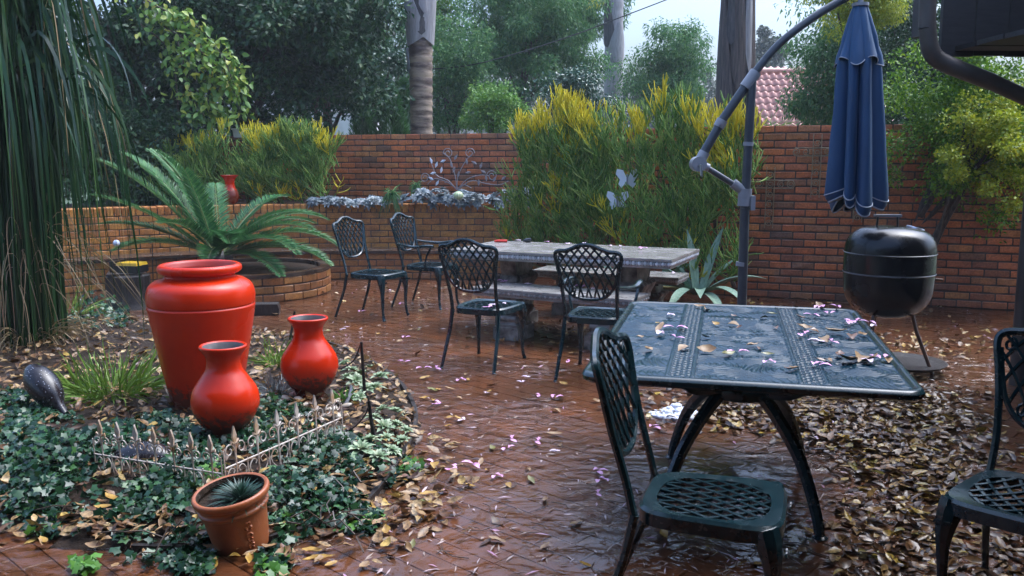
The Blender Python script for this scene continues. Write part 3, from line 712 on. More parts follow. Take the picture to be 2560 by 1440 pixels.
# round planter that holds the cycad
CY = Vector((-3.02, 10.05, 0)); CR = 0.92
rp = thing('round_planter', 'low round golden brick planter holding the large cycad', 'planter', tuple(CY))
bk = Bricks(rp, 'gold_brick', (0.222, 0.10, 0.078), 60)
for c in range(3):
    nb = 25
    for i in range(nb):
        a = 2 * math.pi * (i + 0.5 * (c % 2)) / nb; r = CR - 0.05
        X = Matrix.Translation((r * math.cos(a), r * math.sin(a), 0.003 + c * 0.088 + 0.042)) @ Matrix.Rotation(a + math.pi / 2, 4, 'Z') @ Matrix.Rotation(rnd.gauss(0, .008), 4, 'X')
        bk.put(X, 1 if math.sin(a) < 0.4 else None)
bk.finish(300)
mb = MB(); mb.lathe([(CR - 0.012, -0.01), (CR - 0.012, 0.258), (CR - 0.09, 0.258)], 48); mb.build('mortar', 'mortar', rp)
mb = MB(); mb.lathe([(CR + 0.004, 0.262), (CR + 0.002, 0.300), (CR - 0.11, 0.302), (CR - 0.11, 0.24)], 60); mb.build('coping', 'ledge', rp, angle=30)
mb = MB(); mb.lathe([(CR - 0.1, 0.255), (0.4, 0.29), (0.01, 0.31)], 40); mb.build('soil', 'soil', rp)

# ================================================================ GARDEN FURNITURE
def mirror(pts): return [(-x, y, z) for x, y, z in reversed(pts)]
def yb(x, z):                                        # plane of a chair back: reclined and slightly hollow
    return -0.215 - 0.27 * max(0, z - 0.43) - 0.03 * (1 - min(1, (x / 0.23) ** 2)) * min(1, max(0, (z - 0.45) / 0.15))
def interp(tab, q):
    for (a, b), (c, d) in zip(tab, tab[1:]):
        if a <= q <= c: return b + (d - b) * (q - a) / (c - a)
    return tab[0][1] if q < tab[0][0] else tab[-1][1]
HW = [(0.553, 0.0), (0.556, 0.05), (0.565, 0.09), (0.585, 0.13), (0.62, 0.162), (0.66, 0.182), (0.72, 0.198), (0.80, 0.214), (0.84, 0.205), (0.92, 0.19)]
ZT = [(0, 0.892), (0.06, 0.885), (0.12, 0.862), (0.17, 0.848), (0.22, 0.842)]
def tall(vs): return [(x, y - max(0, z - 0.43) * 0.02, z + max(0, z - 0.43) * 0.11) for x, y, z in vs]
def make_chair(name, label, group, arms):
    t = thing(name, label, 'chair', (0, 0, 0), 0, group)
    for s in (-1, 1):
        mb = MB(); mb.tube(spline([(s * 0.212, -0.345, 0.0), (s * 0.205, -0.30, 0.12), (s * 0.195, -0.245, 0.27), (s * 0.188, -0.215, 0.42)], 10), [0.012 + 0.004 * i / 10 for i in range(11)], 7)
        mb.ball((s * 0.212, -0.345, 0.004), (0.015, 0.015, 0.008), 8, 4); mb.build('leg', 'aluminium', t)
        mb = MB(); pth = spline([(s * 0.176, 0.172, 0.425), (s * 0.186, 0.19, 0.36), (s * 0.190, 0.20, 0.28), (s * 0.186, 0.198, 0.15), (s * 0.190, 0.205, 0.05), (s * 0.197, 0.222, 0.0)], 14)
        mb.tube(pth, [0.040, 0.041, 0.040, 0.036, 0.031, 0.026, 0.021, 0.018, 0.016, 0.0145, 0.0135, 0.013, 0.013, 0.014, 0.016], 8)
        for q in (-1, 1):                               # cast scroll on the knee
            sp = spiral(0.0 + q * 0.012, 0.36, 0.012, 0.003, 0 if q > 0 else math.pi, 1.2 * q, 10)
            mb.tube([(s * 0.187 + x, 0.236 - 0.1 * (0.36 - z), z) for x, _, z in sp], 0.0035, 4)
        mb.build('leg', 'aluminium', t)
    # back frame: both posts, top rail, bottom curve
    mb = MB(); post = [(-0.188, yb(.19, 0.41), 0.41), (-0.184, yb(.19, 0.52), 0.52), (-0.196, yb(.2, 0.64), 0.64), (-0.212, yb(.22, 0.74), 0.74), (-0.226, yb(.23, 0.80), 0.805), (-0.222, yb(.23, 0.84), 0.838), (-0.195, yb(.2, 0.85), 0.852), (-0.15, yb(.15, 0.855), 0.855), (-0.10, yb(.1, 0.87), 0.870), (-0.05, yb(.05, 0.89), 0.890), (0, yb(0, 0.896), 0.896)]
    full = post + mirror(post)[1:]
    mb.tube(spline(full, 60), 0.0135, 7)
    low = [(-x, z) for z, x in reversed(HW[:8])] + [(x, z) for z, x in HW[1:8]]
    mb.tube(spline([(x, yb(x, z), z) for x, z in low], 36), 0.0105, 6)
    mb.v = tall(mb.v); mb.build('back_frame', 'aluminium', t)
    # woven lattice of the back
    mb = MB()
    for s in (-1, 1):
        for k in range(9):
            x0 = -0.30 + 0.056 * k; pts = []
            for i in range(25):
                z = 0.553 + 0.35 * i / 24; q = z - 0.553; x = s * (x0 + 0.18 * q + 1.35 * q * q)
                if abs(x) <= interp(HW, z) + 0.004 and z <= interp(ZT, abs(x)) + 0.003: pts.append((x, yb(x, z) + s * 0.002, z))
                elif len(pts) > 1: break
                else: pts = []
            if len(pts) > 1: mb.tube(pts, 0.0072, 5, sx=0.9)
        mb.tube([(s * 0.186 + (x if s > 0 else -x) * 1, yb(.18, z), z) for x, _, z in spiral(0, 0.812, 0.024, 0.005, math.pi * 0.5, 1.4, 14)], 0.0055, 5)
        mb.tube([(s * 0.118 + (x if s > 0 else -x), yb(.12, z), z) for x, _, z in spiral(0, 0.612, 0.030, 0.007, math.pi * 1.4, -1.3, 14)], 0.0055, 5)
    mb.v = tall(mb.v); mb.build('back_lattice', 'aluminium', t)
    # seat: solid rim with a dropped edge, lattice inside
    def outl(k, n=44):
        out = []
        for i in range(n):
            a = 2 * math.pi * i / n; c, s_ = math.cos(a), math.sin(a); e = 0.42
            x = math.copysign(abs(c) ** e, c); y = math.copysign(abs(s_) ** e, s_)
            out.append(((0.208 + 0.014 * y) * x * k, 0.005 + 0.222 * y * k))
        return out
    def inn(n=44): return [(0.168 * math.copysign(abs(math.cos(2 * math.pi * i / n)) ** .72, math.cos(2 * math.pi * i / n)), 0.005 + 0.176 * math.copysign(abs(math.sin(2 * math.pi * i / n)) ** .72, math.sin(2 * math.pi * i / n))) for i in range(n)]
    O = outl(1); O2 = outl(0.955); I = inn(); n = len(O); vs = []; fs = []
    for ring, z in ((I, 0.420), (I, 0.432), (O2, 0.438), (O, 0.428), (O, 0.388), (O2, 0.386)): vs += [(x, y, z) for x, y in ring]
    for k in range(5):
        for i in range(n): fs.append((k * n + i, k * n + (i + 1) % n, (k + 1) * n + (i + 1) % n, (k + 1) * n + i))
    mb = MB(); mb.add(vs, [f[::-1] for f in fs]); mb.build('seat', 'aluminium', t)
    mb = MB()
    def in_s(x, y): return (abs(x) / 0.172) ** 2.6 + (abs(y - 0.005) / 0.18) ** 2.6 <= 1
    for s in (-1, 1):
        for k in range(13):
            c0 = -0.33 + 0.055 * k; pts = []
            for i in range(33):
                y = -0.18 + 0.37 * i / 32; x = s * (c0 + 0.62 * (y + 0.0) + 0.9 * (y * y) * (1 if s > 0 else 1))
                if in_s(x, y): pts.append((x, y, 0.427 + s * 0.001))
            if len(pts) > 1: mb.tube(pts, 0.0068, 4, sx=1.15)
    mb.build('seat_lattice', 'aluminium', t)
    if arms:
        for s in (-1, 1):
            mb = MB()
            mb.tube(spline([(s * 0.200, yb(.2, 0.66), 0.655), (s * 0.238, -0.14, 0.638), (s * 0.258, -0.02, 0.632), (s * 0.262, 0.10, 0.648), (s * 0.252, 0.175, 0.646)], 14), [0.013] * 4 + [0.017] * 11, 6, sx=1.35)
            mb.tube(spline([(s * 0.252, 0.150, 0.636), (s * 0.246, 0.10, 0.56), (s * 0.232, 0.07, 0.48), (s * 0.212, 0.06, 0.41)], 8), 0.011, 6)
            mb.build('armrest', 'aluminium', t)
    return t
GC = 'cast metal garden chairs'
c0 = make_chair('garden_chair', 'armless dark cast metal chair facing away between the brick bench and stone bench', GC, False)
c0.location = (-0.175, 6.51, 0); c0.rotation_euler.z = R(-25)
dup(c0, (-1.30, 8.44, 0), R(-118), 'armless blue-green cast metal chair standing apart, nearest the cycad planter', GC)
dup(c0, (0.64, 2.70, 0), R(-109), 'large armless cast metal chair in front at the near side of the metal table', GC)
dup(c0, (1.66, 2.70, 0), R(135), 'shadowed cast metal chair cut off at the edge, right of the metal table', GC)
ca_ = make_chair('garden_armchair', 'cast metal armchair seen from behind, between stone bench and metal table', GC, True)
ca_.location = (0.615, 6.15, 0); ca_.rotation_euler.z = R(-20)
dup(ca_, (-0.84, 9.07, 0), R(-114), 'blue-green cast metal armchair turned sideways before the brick ledge', GC)

# ---- cast metal table
TC = Vector((1.035, 3.90, 0)); TA = R(-13.5); TWX, TLY, TZ = 1.17, 1.74, 0.72
tb = thing('metal_table', 'dark wet cast metal table strewn with fallen leaves', 'table', tuple(TC), TA)
def rrect(w, l, r, n=6):
    out = []
    for cx, cy, a0 in ((w / 2 - r, -l / 2 + r, -90), (w / 2 - r, l / 2 - r, 0), (-w / 2 + r, l / 2 - r, 90), (-w / 2 + r, -l / 2 + r, 180)):
        for i in range(n + 1): out.append((cx + r * math.cos(R(a0 + 90 * i / n)), cy + r * math.sin(R(a0 + 90 * i / n))))
    return out
# cast relief of the top: fans of concentric arcs, panel joints and two pierced bands
NXG, NYG = 300, 330; xs = np.linspace(-TWX / 2 + 0.03, TWX / 2 - 0.03, NXG); ys = np.linspace(-TLY / 2 + 0.03, TLY / 2 - 0.03, NYG); GX, GY = np.meshgrid(xs, ys)
def fans(x, y, s):
    cx = (np.floor(x / s) + 0.5) * s; row = np.floor(y / (s * 0.5)); cx = np.where(row % 2 == 0, cx, np.floor(x / s + 0.5) * s); cy = row * s * 0.5
    d = np.hypot(x - cx, (y - cy) * 1.15); return 0.5 + 0.5 * np.sin(d * 2 * np.pi / 0.0185)
cc_ = np.stack([(rng.rand(70) - .5) * TWX * 1.1, (rng.rand(70) - .5) * TLY * 1.1], 1); dd_ = np.full(GX.shape, 9.0); wx = GX + 0.012 * np.sin(GY * 23) + .006 * np.sin(GX * 61 + 2); wy = GY + 0.012 * np.sin(GX * 27 + 1)
for cx_, cy_ in cc_: dd_ = np.minimum(dd_, np.hypot(wx - cx_, (wy - cy_) * 1.1))
H = (0.5 + 0.5 * np.sin(dd_ * 2 * np.pi / 0.026)) ** 1.4 * 0.0042
band = (np.abs(np.abs(GX) - 0.235) < 0.055); rail = (np.abs(np.abs(np.abs(GX) - 0.235) - 0.047) < 0.007)
lat = np.maximum(np.abs(np.sin((GX + GY) * np.pi / 0.040)), np.abs(np.sin((GX - GY) * np.pi / 0.040)))
H = np.where(band, np.where(lat > 0.86, 0.0045, 0.0), H); H = np.where(rail, 0.006, H)
for gy in (-0.02, 0.45, -0.47): H = np.where(np.abs(GY - gy) < 0.006, 0.005, H)
bord = np.minimum(TWX / 2 - np.abs(GX), TLY / 2 - np.abs(GY)); H = np.where(bord < 0.036, 0.003, H)
V = np.stack([GX, GY, TZ - 0.0055 + H], 2).reshape(-1, 3); a = (np.arange(NYG - 1)[:, None] * NXG + np.arange(NXG - 1)[None]).reshape(-1)
M['table_metal'] = mat('wet_cast_table_top', (0.005, 0.022, 0.036), (0.010, 0.034, 0.052), 0.16, 25, bscale=40, bstr=0.3, bdist=0.003, coat=0.0, rough2=0.26, spec=0.22)
mesh_np('relief_top', V, np.stack([a, a + 1, a + NXG + 1, a + NXG], 1), 'table_metal', tb, smooth=True)
mb = MB(); rings = [(0.90, -0.035), (0.985, -0.038), (1.0, -0.028), (1.004, -0.012), (0.997, -0.003), (0.986, 0.0015), (0.972, 0.0005), (0.964, -0.004), (0.95, -0.012)]
n = 28; vs = []; fs = []
for k, z in rings: vs += [(x * (1 - (1 - k) * 1.1), y * k, TZ + z) for x, y in rrect(TWX + 0.02, TLY + 0.02, 0.07)]
for k in range(len(rings) - 1):
    for i in range(n): fs.append((k * n + i, k * n + (i + 1) % n, (k + 1) * n + (i + 1) % n, (k + 1) * n + i))
mb.add(vs, fs); mb.add([(x, y, TZ - 0.03) for x, y in rrect(TWX * 0.93, TLY * 0.93, 0.05)], [tuple(range(27, -1, -1))]); mb.build('rolled_edge', 'aluminium', tb)
# pedestal: four crossing legs, collar ring and central cup
BX, BY = 0.0, -0.06
for sx in (-1, 1):
    for sy in (-1, 1):
        mb = MB(); ux, uy = sx * 0.60, sy * 0.80; Q = lambda r_, z: (BX + ux * r_, BY + uy * r_, z)
        mb.tube(spline([Q(0.50, TZ - 0.03), Q(0.44, 0.615), Q(0.32, 0.545), Q(0.15, 0.515)], 14), [0.022 + 0.0008 * i for i in range(15)], 8, sx=0.8)
        mb.tube(spline([Q(0.13, 0.50), Q(0.24, 0.43), Q(0.40, 0.28), Q(0.50, 0.10), Q(0.53, 0.0)], 22), [0.036 - 0.0006 * i for i in range(23)], 8, sx=0.85)
        mb.ball(Q(0.53, 0.006), (0.032, 0.032, 0.012), 8, 4); mb.build('leg', 'aluminium', tb)
mb = MB(); mb.lathe([(0.0, 0.445), (0.11, 0.45), (0.165, 0.47), (0.175, 0.505), (0.16, 0.54), (0.10, 0.55)], 24); mb.build('collar', 'aluminium', tb).location = (BX, BY, 0)
mb = MB(); mb.lathe([(0.0, 0.48), (0.07, 0.48), (0.078, 0.5), (0.078, 0.69), (0.0, 0.69)], 18); mb.build('umbrella_cup', 'aluminium', tb).location = (BX, BY, 0)

# ---- stone table and benches
def carved_slab(t, L, Wd, z, th, egg, top):
    mb = MB(); mb.box((0, 0, z - 0.011), (L, Wd, 0.022)); mb.box((0, 0, z - th + 0.012), (L - 0.03, Wd - 0.03, 0.024)); mb.box((0, 0, z - th / 2), (L - 0.07, Wd - 0.07, th - 0.03))
    mb.build('slab', top, t, smooth=False)
    for (ax, nx_, off, ln) in (('x', -1, Wd / 2, L), ('x', 1, Wd / 2, L), ('y', 1, L / 2, Wd), ('y', -1, L / 2, Wd)):
        mb = MB(); k = int(ln / 0.048); st = ln / k; h = (th - 0.040) / 2
        for i in range(k):
            q = -ln / 2 + st * (i + 0.5); zc = z - 0.022 - h
            for dq, rr in ((0, 0.017), (st / 2, 0.006)):
                c = (q + dq, nx_ * (off - 0.014), zc) if ax == 'x' else (nx_ * (off - 0.014), q + dq, zc)
                if abs(q + dq) > ln / 2 - 0.01: continue
                mb.ball(c, (rr, 0.016, h * 1.02) if ax == 'x' else (0.016, rr, h * 1.02), 7, 5)
        mb.build('egg_moulding', egg, t)
def pedestal(t, x, hgt, w, ml):
    """scroll-sided stone pedestal; w is its breadth across the slab"""
    mb = MB(); h = hgt
    out = [(-w * .36, 0.10), (-w * .33, h * .35), (-w * .26, h * .52), (-w * .30, h * .68), (-w * .40, h * .85), (-w * .42, h), (w * .42, h), (w * .40, h * .85), (w * .30, h * .68), (w * .26, h * .52), (w * .33, h * .35), (w * .36, 0.10)]
    mb.add(*prism_yz(out, 0.15, x)); mb.box((x, 0, 0.055), (0.24, w * 0.86, 0.11)); mb.box((x, 0, 0.118), (0.20, w * 0.78, 0.03)); mb.box((x, 0, h - 0.014), (0.21, w * 0.88, 0.028))
    for sy in (-1, 1):
        for zc, rr, yy in ((h * .66, h * .10, w * .27), (0.13 + h * .13, h * .085, w * .27)):
            for sx in (-1, 1):
                sp = spiral(sy * yy, zc, rr, rr * .15, 0, 2.1 * sy, 26)
                mb.tube([(x + sx * 0.078, a, z) for a, _, z in sp], [rr * .24 * (1 - .5 * i / 26) for i in range(27)], 5)
            mb.tube([(x - 0.085, sy * yy, zc), (x + 0.085, sy * yy, zc)], rr * 0.95, 14)
        for i in range(7):                             # acanthus ribs
            a = (i - 3) / 3
            for sx in (-1, 1):
                mb.tube(spline([(x + sx * 0.074, sy * w * (.02 + .03 * i), 0.14), (x + sx * 0.088, sy * w * (.03 + .034 * i), h * .32), (x + sx * 0.084, sy * w * (.015 + .02 * i), h * .5), (x + sx * .102, sy * w * (.03 + .03 * i), h * .60)], 6), [0.011, 0.013, 0.012, 0.011, 0.012, 0.012, 0.006], 5)
    for i in range(9):
        yy = (i - 4) / 4 * w * .30
        for sx in (-1, 1): mb.tube(spline([(x + sx * .075, yy * .8, h * .50), (x + sx * .10, yy, h * .62), (x + sx * .125, yy * 1.08, h * .70), (x + sx * .10, yy * 1.1, h * .735)], 6), [0.013, .015, .016, .016, .015, .012, .008], 5)
    mb.build('pedestal', ml, t, angle=45)
def prism_yz(out, d, x):
    n = len(out); vs = [(x + s * d / 2, a, z) for s in (-1, 1) for a, z in out]
    return vs, [tuple(range(n - 1, -1, -1)), tuple(range(n, 2 * n))] + [(i, (i + 1) % n, n + (i + 1) % n, n + i) for i in range(n)]
SA = R(-25); SB = R(-29)
def slab_loc(corner, L, Wd, SA=R(-25)):                          # from the near right corner of the top
    c = Vector((*corner, 0)); dx = Vector((math.cos(SA), math.sin(SA), 0)); dy = Vector((-math.sin(SA), math.cos(SA), 0)); return tuple(c - dx * L / 2 + dy * Wd / 2)
st = thing('stone_table', 'long grey cast stone table with egg moulded edge on scroll pedestals', 'table', slab_loc((1.26, 6.93), 2.0, 0.95), SA)
carved_slab(st, 2.0, 0.95, 0.72, 0.078, 'egg', 'stone_top')
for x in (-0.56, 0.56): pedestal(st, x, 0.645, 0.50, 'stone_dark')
GB = 'stone benches beside the stone table'
sb = thing('stone_bench', 'grey carved stone bench on the near side of the stone table', 'bench', slab_loc((0.92, 6.68), 1.45, 0.40, SB), SB, GB)
carved_slab(sb, 1.45, 0.40, 0.44, 0.068, 'stone', 'stone_top')
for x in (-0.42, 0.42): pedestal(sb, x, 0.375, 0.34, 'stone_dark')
dup(sb, slab_loc((1.51, 7.95), 1.45, 0.40, SA), SA, 'dark carved stone bench behind the stone table, by the agaves', GB)
# tool lying on the stone table
p0 = at_z(1236, 603, 0.732); p1 = at_z(1330, 603, 0.732)
tl = thing('carving_tool', 'long carving tool with red handle lying on the stone table', 'tool', tuple(p0), math.atan2(p1.y - p0.y, p1.x - p0.x)); Lt = (p1 - p0).length
mb = MB(); mb.tube([(0, 0, 0), (0.03, 0, 0.003), (Lt * .34, 0, 0.003)], [0.010, 0.014, 0.013], 8); mb.build('handle', 'red_plastic', tl)
mb = MB(); mb.box((Lt * .56, 0, 0), (Lt * .46, 0.012, 0.005)); mb.build('shaft', 'steel', tl)
mb = MB(); mb.tube([(Lt * .76, 0, 0.002), (Lt * .85, 0, 0.008), (Lt * .96, 0, 0.010), (Lt, 0, 0.004)], [0.008, 0.02, 0.022, 0.008], 7); mb.build('head', 'black', tl)

# ---- cantilever umbrella, folded
UY = 6.2
um = thing('cantilever_umbrella', 'folded dark blue cantilever umbrella on a grey pole behind the metal table', 'umbrella', (1.64, UY, 0))
UB = Vector((1.64, UY, 0))
def ul(u, v, dy=0.0): p = at_y(u, v, UY + dy) - UB; return (p.x, p.y, p.z)
mb = MB(); mb.tube([(0, 0, 0.03), ul(1855, 750), ul(1862, 520)], 0.033, 16); mb.build('pole', 'pole', um)
mb = MB(); mb.tube([ul(1862, 520), ul(1880, 200)], 0.031, 16); mb.build('pole', 'pole', um)
mb = MB()
for a in (30, 120, 210, 300):
    mb.box((0.33 * math.cos(R(a)), 0.33 * math.sin(R(a)), 0.022), (0.62, 0.06, 0.04), Matrix.Rotation(R(a), 3, 'Z'))
mb.tube([(0, 0, 0.0), (0, 0, 0.16)], 0.045, 14); mb.build('cross_base', 'pole', um)
mb = MB(); q = ul(1861, 500)
mb.tube([ul(1860.5, 515), ul(1863, 472)], 0.047, 14); mb.tube([ul(1862, 480), ul(1832, 458)], 0.034, 12); mb.box((q[0] + 0.05, q[1] - 0.02, q[2] - 0.02), (0.03, 0.06, 0.10)); mb.build('pole_collar', 'grey_plastic', um)
for (u, v) in ((1871, 360), (1853, 660)):
    mb = MB(); a, b = ul(u, v - 5), ul(u - 1, v + 5); mb.tube([a, b], 0.036, 14); mb.build('pole_ring', 'grey_plastic', um)
mb = MB(); mb.tube([ul(1845, 468), ul(1755, 412)], 0.021, 10); mb.build('brace', 'pole', um)
mb = MB(); mb.tube([ul(1748, 402), ul(1808, 297), ul(1880, 192)], 0.031, 14); mb.build('lower_arm', 'pole', um)
mb = MB(); mb.tube(spline([ul(1868, 210), ul(1890, 178), ul(1950, 108), ul(2030, 46), ul(2105, 0), ul(2160, -30)], 26), 0.027, 14); mb.build('curved_arm', 'pole', um)
mb = MB(); mb.tube([ul(1862, 219), ul(1890, 180)], 0.041, 14); mb.build('arm_sleeve', 'grey_plastic', um)
mb = MB(); mb.tube([ul(1796, 318), ul(1806, 300)], 0.039, 14); mb.tube([ul(1803, 309, -0.06), ul(1803, 309, 0.0)], 0.010, 8); mb.build('arm_clip', 'grey_plastic', um)
c = ul(1745, 410)
mb = MB(); mb.tube([(c[0], c[1] - 0.055, c[2]), (c[0], c[1] + 0.055, c[2])], 0.052, 18); mb.tube([c, ul(1762, 380)], 0.038, 12); mb.tube([c, ul(1772, 420)], 0.028, 10); mb.build('crank_housing', 'grey_plastic', um)
mb = MB(); mb.tube([(c[0], c[1] - 0.055, c[2] - .01), (c[0], c[1] - 0.10, c[2] - .01), (c[0] + 0.004, c[1] - 0.105, c[2] - 0.075), (c[0] + 0.004, c[1] - 0.125, c[2] - 0.08)], [0.010, 0.010, 0.008, 0.009], 8); mb.build('crank_handle', 'steel', um)
# canopy hanging in folds
ct = Vector(ul(2151, 12)); cb = ul(2139, 505); CL = ct.z - cb[2]; dxl = cb[0] - ct.x
def canopy(prof, nf, fold, seed, hem):
    r = random.Random(seed); n = nf * 14; ph = [r.uniform(-.22, .22) for _ in range(nf)]; amp = [r.uniform(.65, 1.2) for _ in range(nf)]
    vs = []; fs = []; k = len(prof)
    for i, (rad, q) in enumerate(prof):
        for j in range(n):
            a = 2 * math.pi * j / n; fi = int(j / 14) % nf; w = (j % 14) / 14
            f = math.sin(math.pi * (w ** (1 + 0.9 * ph[fi]))) ** 0.75
            rr = rad * (1 - fold * min(1, q * 2.2 + .15) * amp[fi] * (1 - f))
            tw = a + 0.16 * math.sin(3 * a + seed) * q
            drop = (0.05 * math.sin(a * 2.0 + 1.0) + hem * (0.5 - f)) * max(0, q - 0.8) / 0.2
            sh = 0.005 * noise.noise((a * 3, q * 9, seed))
            vs.append((ct.x + dxl * q + (rr + sh) * math.cos(tw) * 1.02, ct.y + (rr + sh) * math.sin(tw) * 0.85, ct.z - CL * q + drop))
    for i in range(k - 1):
        for j in range(n): fs.append((i * n + j, i * n + (j + 1) % n, (i + 1) * n + (j + 1) % n, (i + 1) * n + j))
    return vs, fs, n
prof = [(0.045, 0.0), (0.075, 0.06), (0.115, 0.16), (0.145, 0.28), (0.160, 0.42), (0.172, 0.56), (0.187, 0.70), (0.200, 0.82), (0.209, 0.90), (0.214, 0.955), (0.205, 0.985), (0.185, 1.0)]
PR = [tuple(Vector((a, b))) for a, b in prof]; fine = []
for (a, b), (c2, d) in zip(prof, prof[1:]):
    for i in range(3): fine.append((a + (c2 - a) * i / 3, b + (d - b) * i / 3))
fine.append(prof[-1])
vs, fs, n = canopy(fine, 7, 0.66, 3, 0.085)
mb = MB(); mb.add(vs, fs); cano = mb.build('canopy', 'canvas', um, angle=None)
mb = MB(); k = len(fine) - 1; last = vs[k * n:(k + 1) * n]; mid = vs[(k - 5) * n:(k - 4) * n]
mb.tube([tuple(p) for p in last], 0.006, 5, closed=True); mb.tube([tuple(Vector(p) + (Vector(p) - Vector((ct.x + dxl, ct.y, p[2]))) * 0.02) for p in mid], 0.0045, 5, closed=True); mb.build('hem', 'hem', cano)
vs, fs, n = canopy([(0.040, -0.005), (0.060, 0.05), (0.085, 0.11), (0.120, 0.19), (0.150, 0.255), (0.160, 0.285)], 8, 0.34, 5, 0.0)
vs = [(x, y, z + (0.028 * math.sin(4 * math.atan2(y - ct.y, x - ct.x)) if i >= 5 * n else 0)) for i, (x, y, z) in enumerate(vs)]
mb = MB(); mb.add(vs, fs); vf = mb.build('vent_flap', 'canvas', um, angle=None)
mb = MB(); mb.tube(vs[5 * n:], 0.004, 5, closed=True); mb.build('hem', 'hem', vf)
mb = MB(); mb.tube([(ct.x, ct.y, ct.z - 0.01), (ct.x, ct.y, ct.z + 0.012)], 0.055, 18); mb.tube([(ct.x, ct.y, ct.z), (ct.x, ct.y, ct.z + 0.14)], 0.018, 10); mb.build('crown_cap', 'grey_plastic', um)

# ---- kettle barbecue
KX = at_y(2224, 640, 6.3)
kg = thing('kettle_barbecue', 'black lidded kettle barbecue on thin legs by the brick wall', 'barbecue', (KX.x, 6.3, 0)); kr = 0.305
zb, zm, zt_ = 0.375, 0.80, 1.035
def prof_ell(z0, z1, r, n, top):
    out = []
    for i in range(n + 1):
        t = i / n * math.pi / 2
        out.append((r * (math.cos(t) ** 0.55 if top else math.sin(t) ** 0.70), z0 + (z1 - z0) * (math.sin(t) if top else 1 - math.cos(t))))
    return out
mb = MB(); mb.lathe([(0.004, zb)] + prof_ell(zb, 0.62, kr, 12, False)[1:] + [(kr + .002, 0.66), (kr + .004, 0.700)], 48); mb.build('bowl', 'black_enamel', kg)
mb = MB(); mb.lathe([(kr + .005, 0.699), (kr + .009, 0.704), (kr + .005, 0.709)], 48); mb.build('rim', 'pole', kg)
ld = None
mb = MB(); mb.lathe([(kr + .006, 0.712), (kr + .005, 0.84), (kr + .003, 0.865)] + prof_ell(0.865, zt_, kr + .002, 12, True)[1:], 48); ld = mb.build('lid', 'black_enamel', kg)
mb = MB(); mb.lathe([(kr + .004, 0.842), (kr + .009, 0.846), (kr + .004, 0.850)], 48); mb.build('lid_band', 'pole', ld)
mb = MB()
for s in (-1, 1): mb.tube([(s * 0.075 - .03, 0, zt_ - 0.02), (s * 0.070 - .03, 0, zt_ + 0.065)], 0.008, 8)
mb.build('handle_post', 'black', ld)
mb = MB(); mb.box((-.03, 0, zt_ + 0.072), (0.19, 0.035, 0.018)); mb.build('handle', 'grey_plastic', ld)
mb = MB(); mb.X = Matrix.Translation((0.15, -0.05, zt_ - 0.012)) @ Matrix.Rotation(R(16), 4, 'Y'); mb.lathe([(0.0, 0.006), (0.06, 0.006), (0.064, 0.0), (0.064, -0.006)], 20)
for i in range(4): mb.ball((0.034 * math.cos(i * 1.57), 0.034 * math.sin(i * 1.57), 0.006), (0.011, 0.011, 0.002), 8, 4)
mb.build('vent', 'steel', ld)
mb = MB(); mb.tube([(kr, -0.05, 0.66), (kr + .055, -0.07, 0.655)], 0.010, 8); mb.build('side_knob', 'brown_tube', kg)
for a in (-42, 90, 222):
    mb = MB(); dx, dy = math.cos(R(a)), math.sin(R(a)); mb.tube([(dx * 0.17, dy * 0.17, 0.45), (dx * 0.22, dy * 0.20, 0.30), (dx * 0.36, dy * 0.30, 0.0)], 0.013, 8); mb.build('leg', 'brown_tube', kg)
mb = MB(); mb.X = Matrix.Translation((0.10, -0.08, 0)); mb.lathe([(0.0, 0.05), (0.26, 0.055), (0.29, 0.072), (0.30, 0.072), (0.27, 0.048), (0.0, 0.044)], 36); mb.build('ash_tray', 'stump', kg)

# ================================================================ POTS AND ORNAMENTS
def pot(name, label, loc, prof, inner, ml, ml_in, parts=(), cat='vase', group=None, seg=56):
    t = thing(name, label, cat, loc, 0, group)
    mb = MB(); mb.lathe(spline_prof(prof, 5), seg); mb.build('body', ml, t, angle=50)
    mb = MB(); mb.lathe(spline_prof(inner, 4), seg); mb.build('inside', ml_in, t, angle=60)
    return t
def spline_prof(p, k):
    return [(q.x, q.z) for q in spline([(a, 0, b) for a, b in p], k * (len(p) - 1))]
GV = 'red glazed vases'
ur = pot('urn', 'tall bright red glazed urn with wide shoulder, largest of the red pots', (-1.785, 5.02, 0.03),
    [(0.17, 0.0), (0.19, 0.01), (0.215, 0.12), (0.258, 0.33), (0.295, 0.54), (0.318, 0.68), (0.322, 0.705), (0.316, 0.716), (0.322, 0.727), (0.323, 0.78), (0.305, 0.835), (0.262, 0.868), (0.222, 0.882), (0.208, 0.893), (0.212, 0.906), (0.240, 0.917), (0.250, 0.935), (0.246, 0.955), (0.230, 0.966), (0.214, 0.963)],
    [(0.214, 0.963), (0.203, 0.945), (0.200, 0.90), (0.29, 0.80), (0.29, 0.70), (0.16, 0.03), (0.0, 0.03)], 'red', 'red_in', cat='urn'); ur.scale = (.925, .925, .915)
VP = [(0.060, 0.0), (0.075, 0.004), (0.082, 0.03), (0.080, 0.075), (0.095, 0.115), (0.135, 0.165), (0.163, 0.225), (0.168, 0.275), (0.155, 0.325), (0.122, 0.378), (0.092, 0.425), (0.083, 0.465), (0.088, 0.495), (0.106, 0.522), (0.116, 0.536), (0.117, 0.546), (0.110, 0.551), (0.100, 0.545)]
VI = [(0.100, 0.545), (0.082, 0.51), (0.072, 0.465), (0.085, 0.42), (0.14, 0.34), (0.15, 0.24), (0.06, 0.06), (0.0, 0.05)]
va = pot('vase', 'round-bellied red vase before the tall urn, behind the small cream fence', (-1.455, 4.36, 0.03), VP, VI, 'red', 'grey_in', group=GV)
dup(va, (-1.20, 5.12, 0.035), 0.9, 'round-bellied red vase standing right of the tall urn beside a black hose', GV)
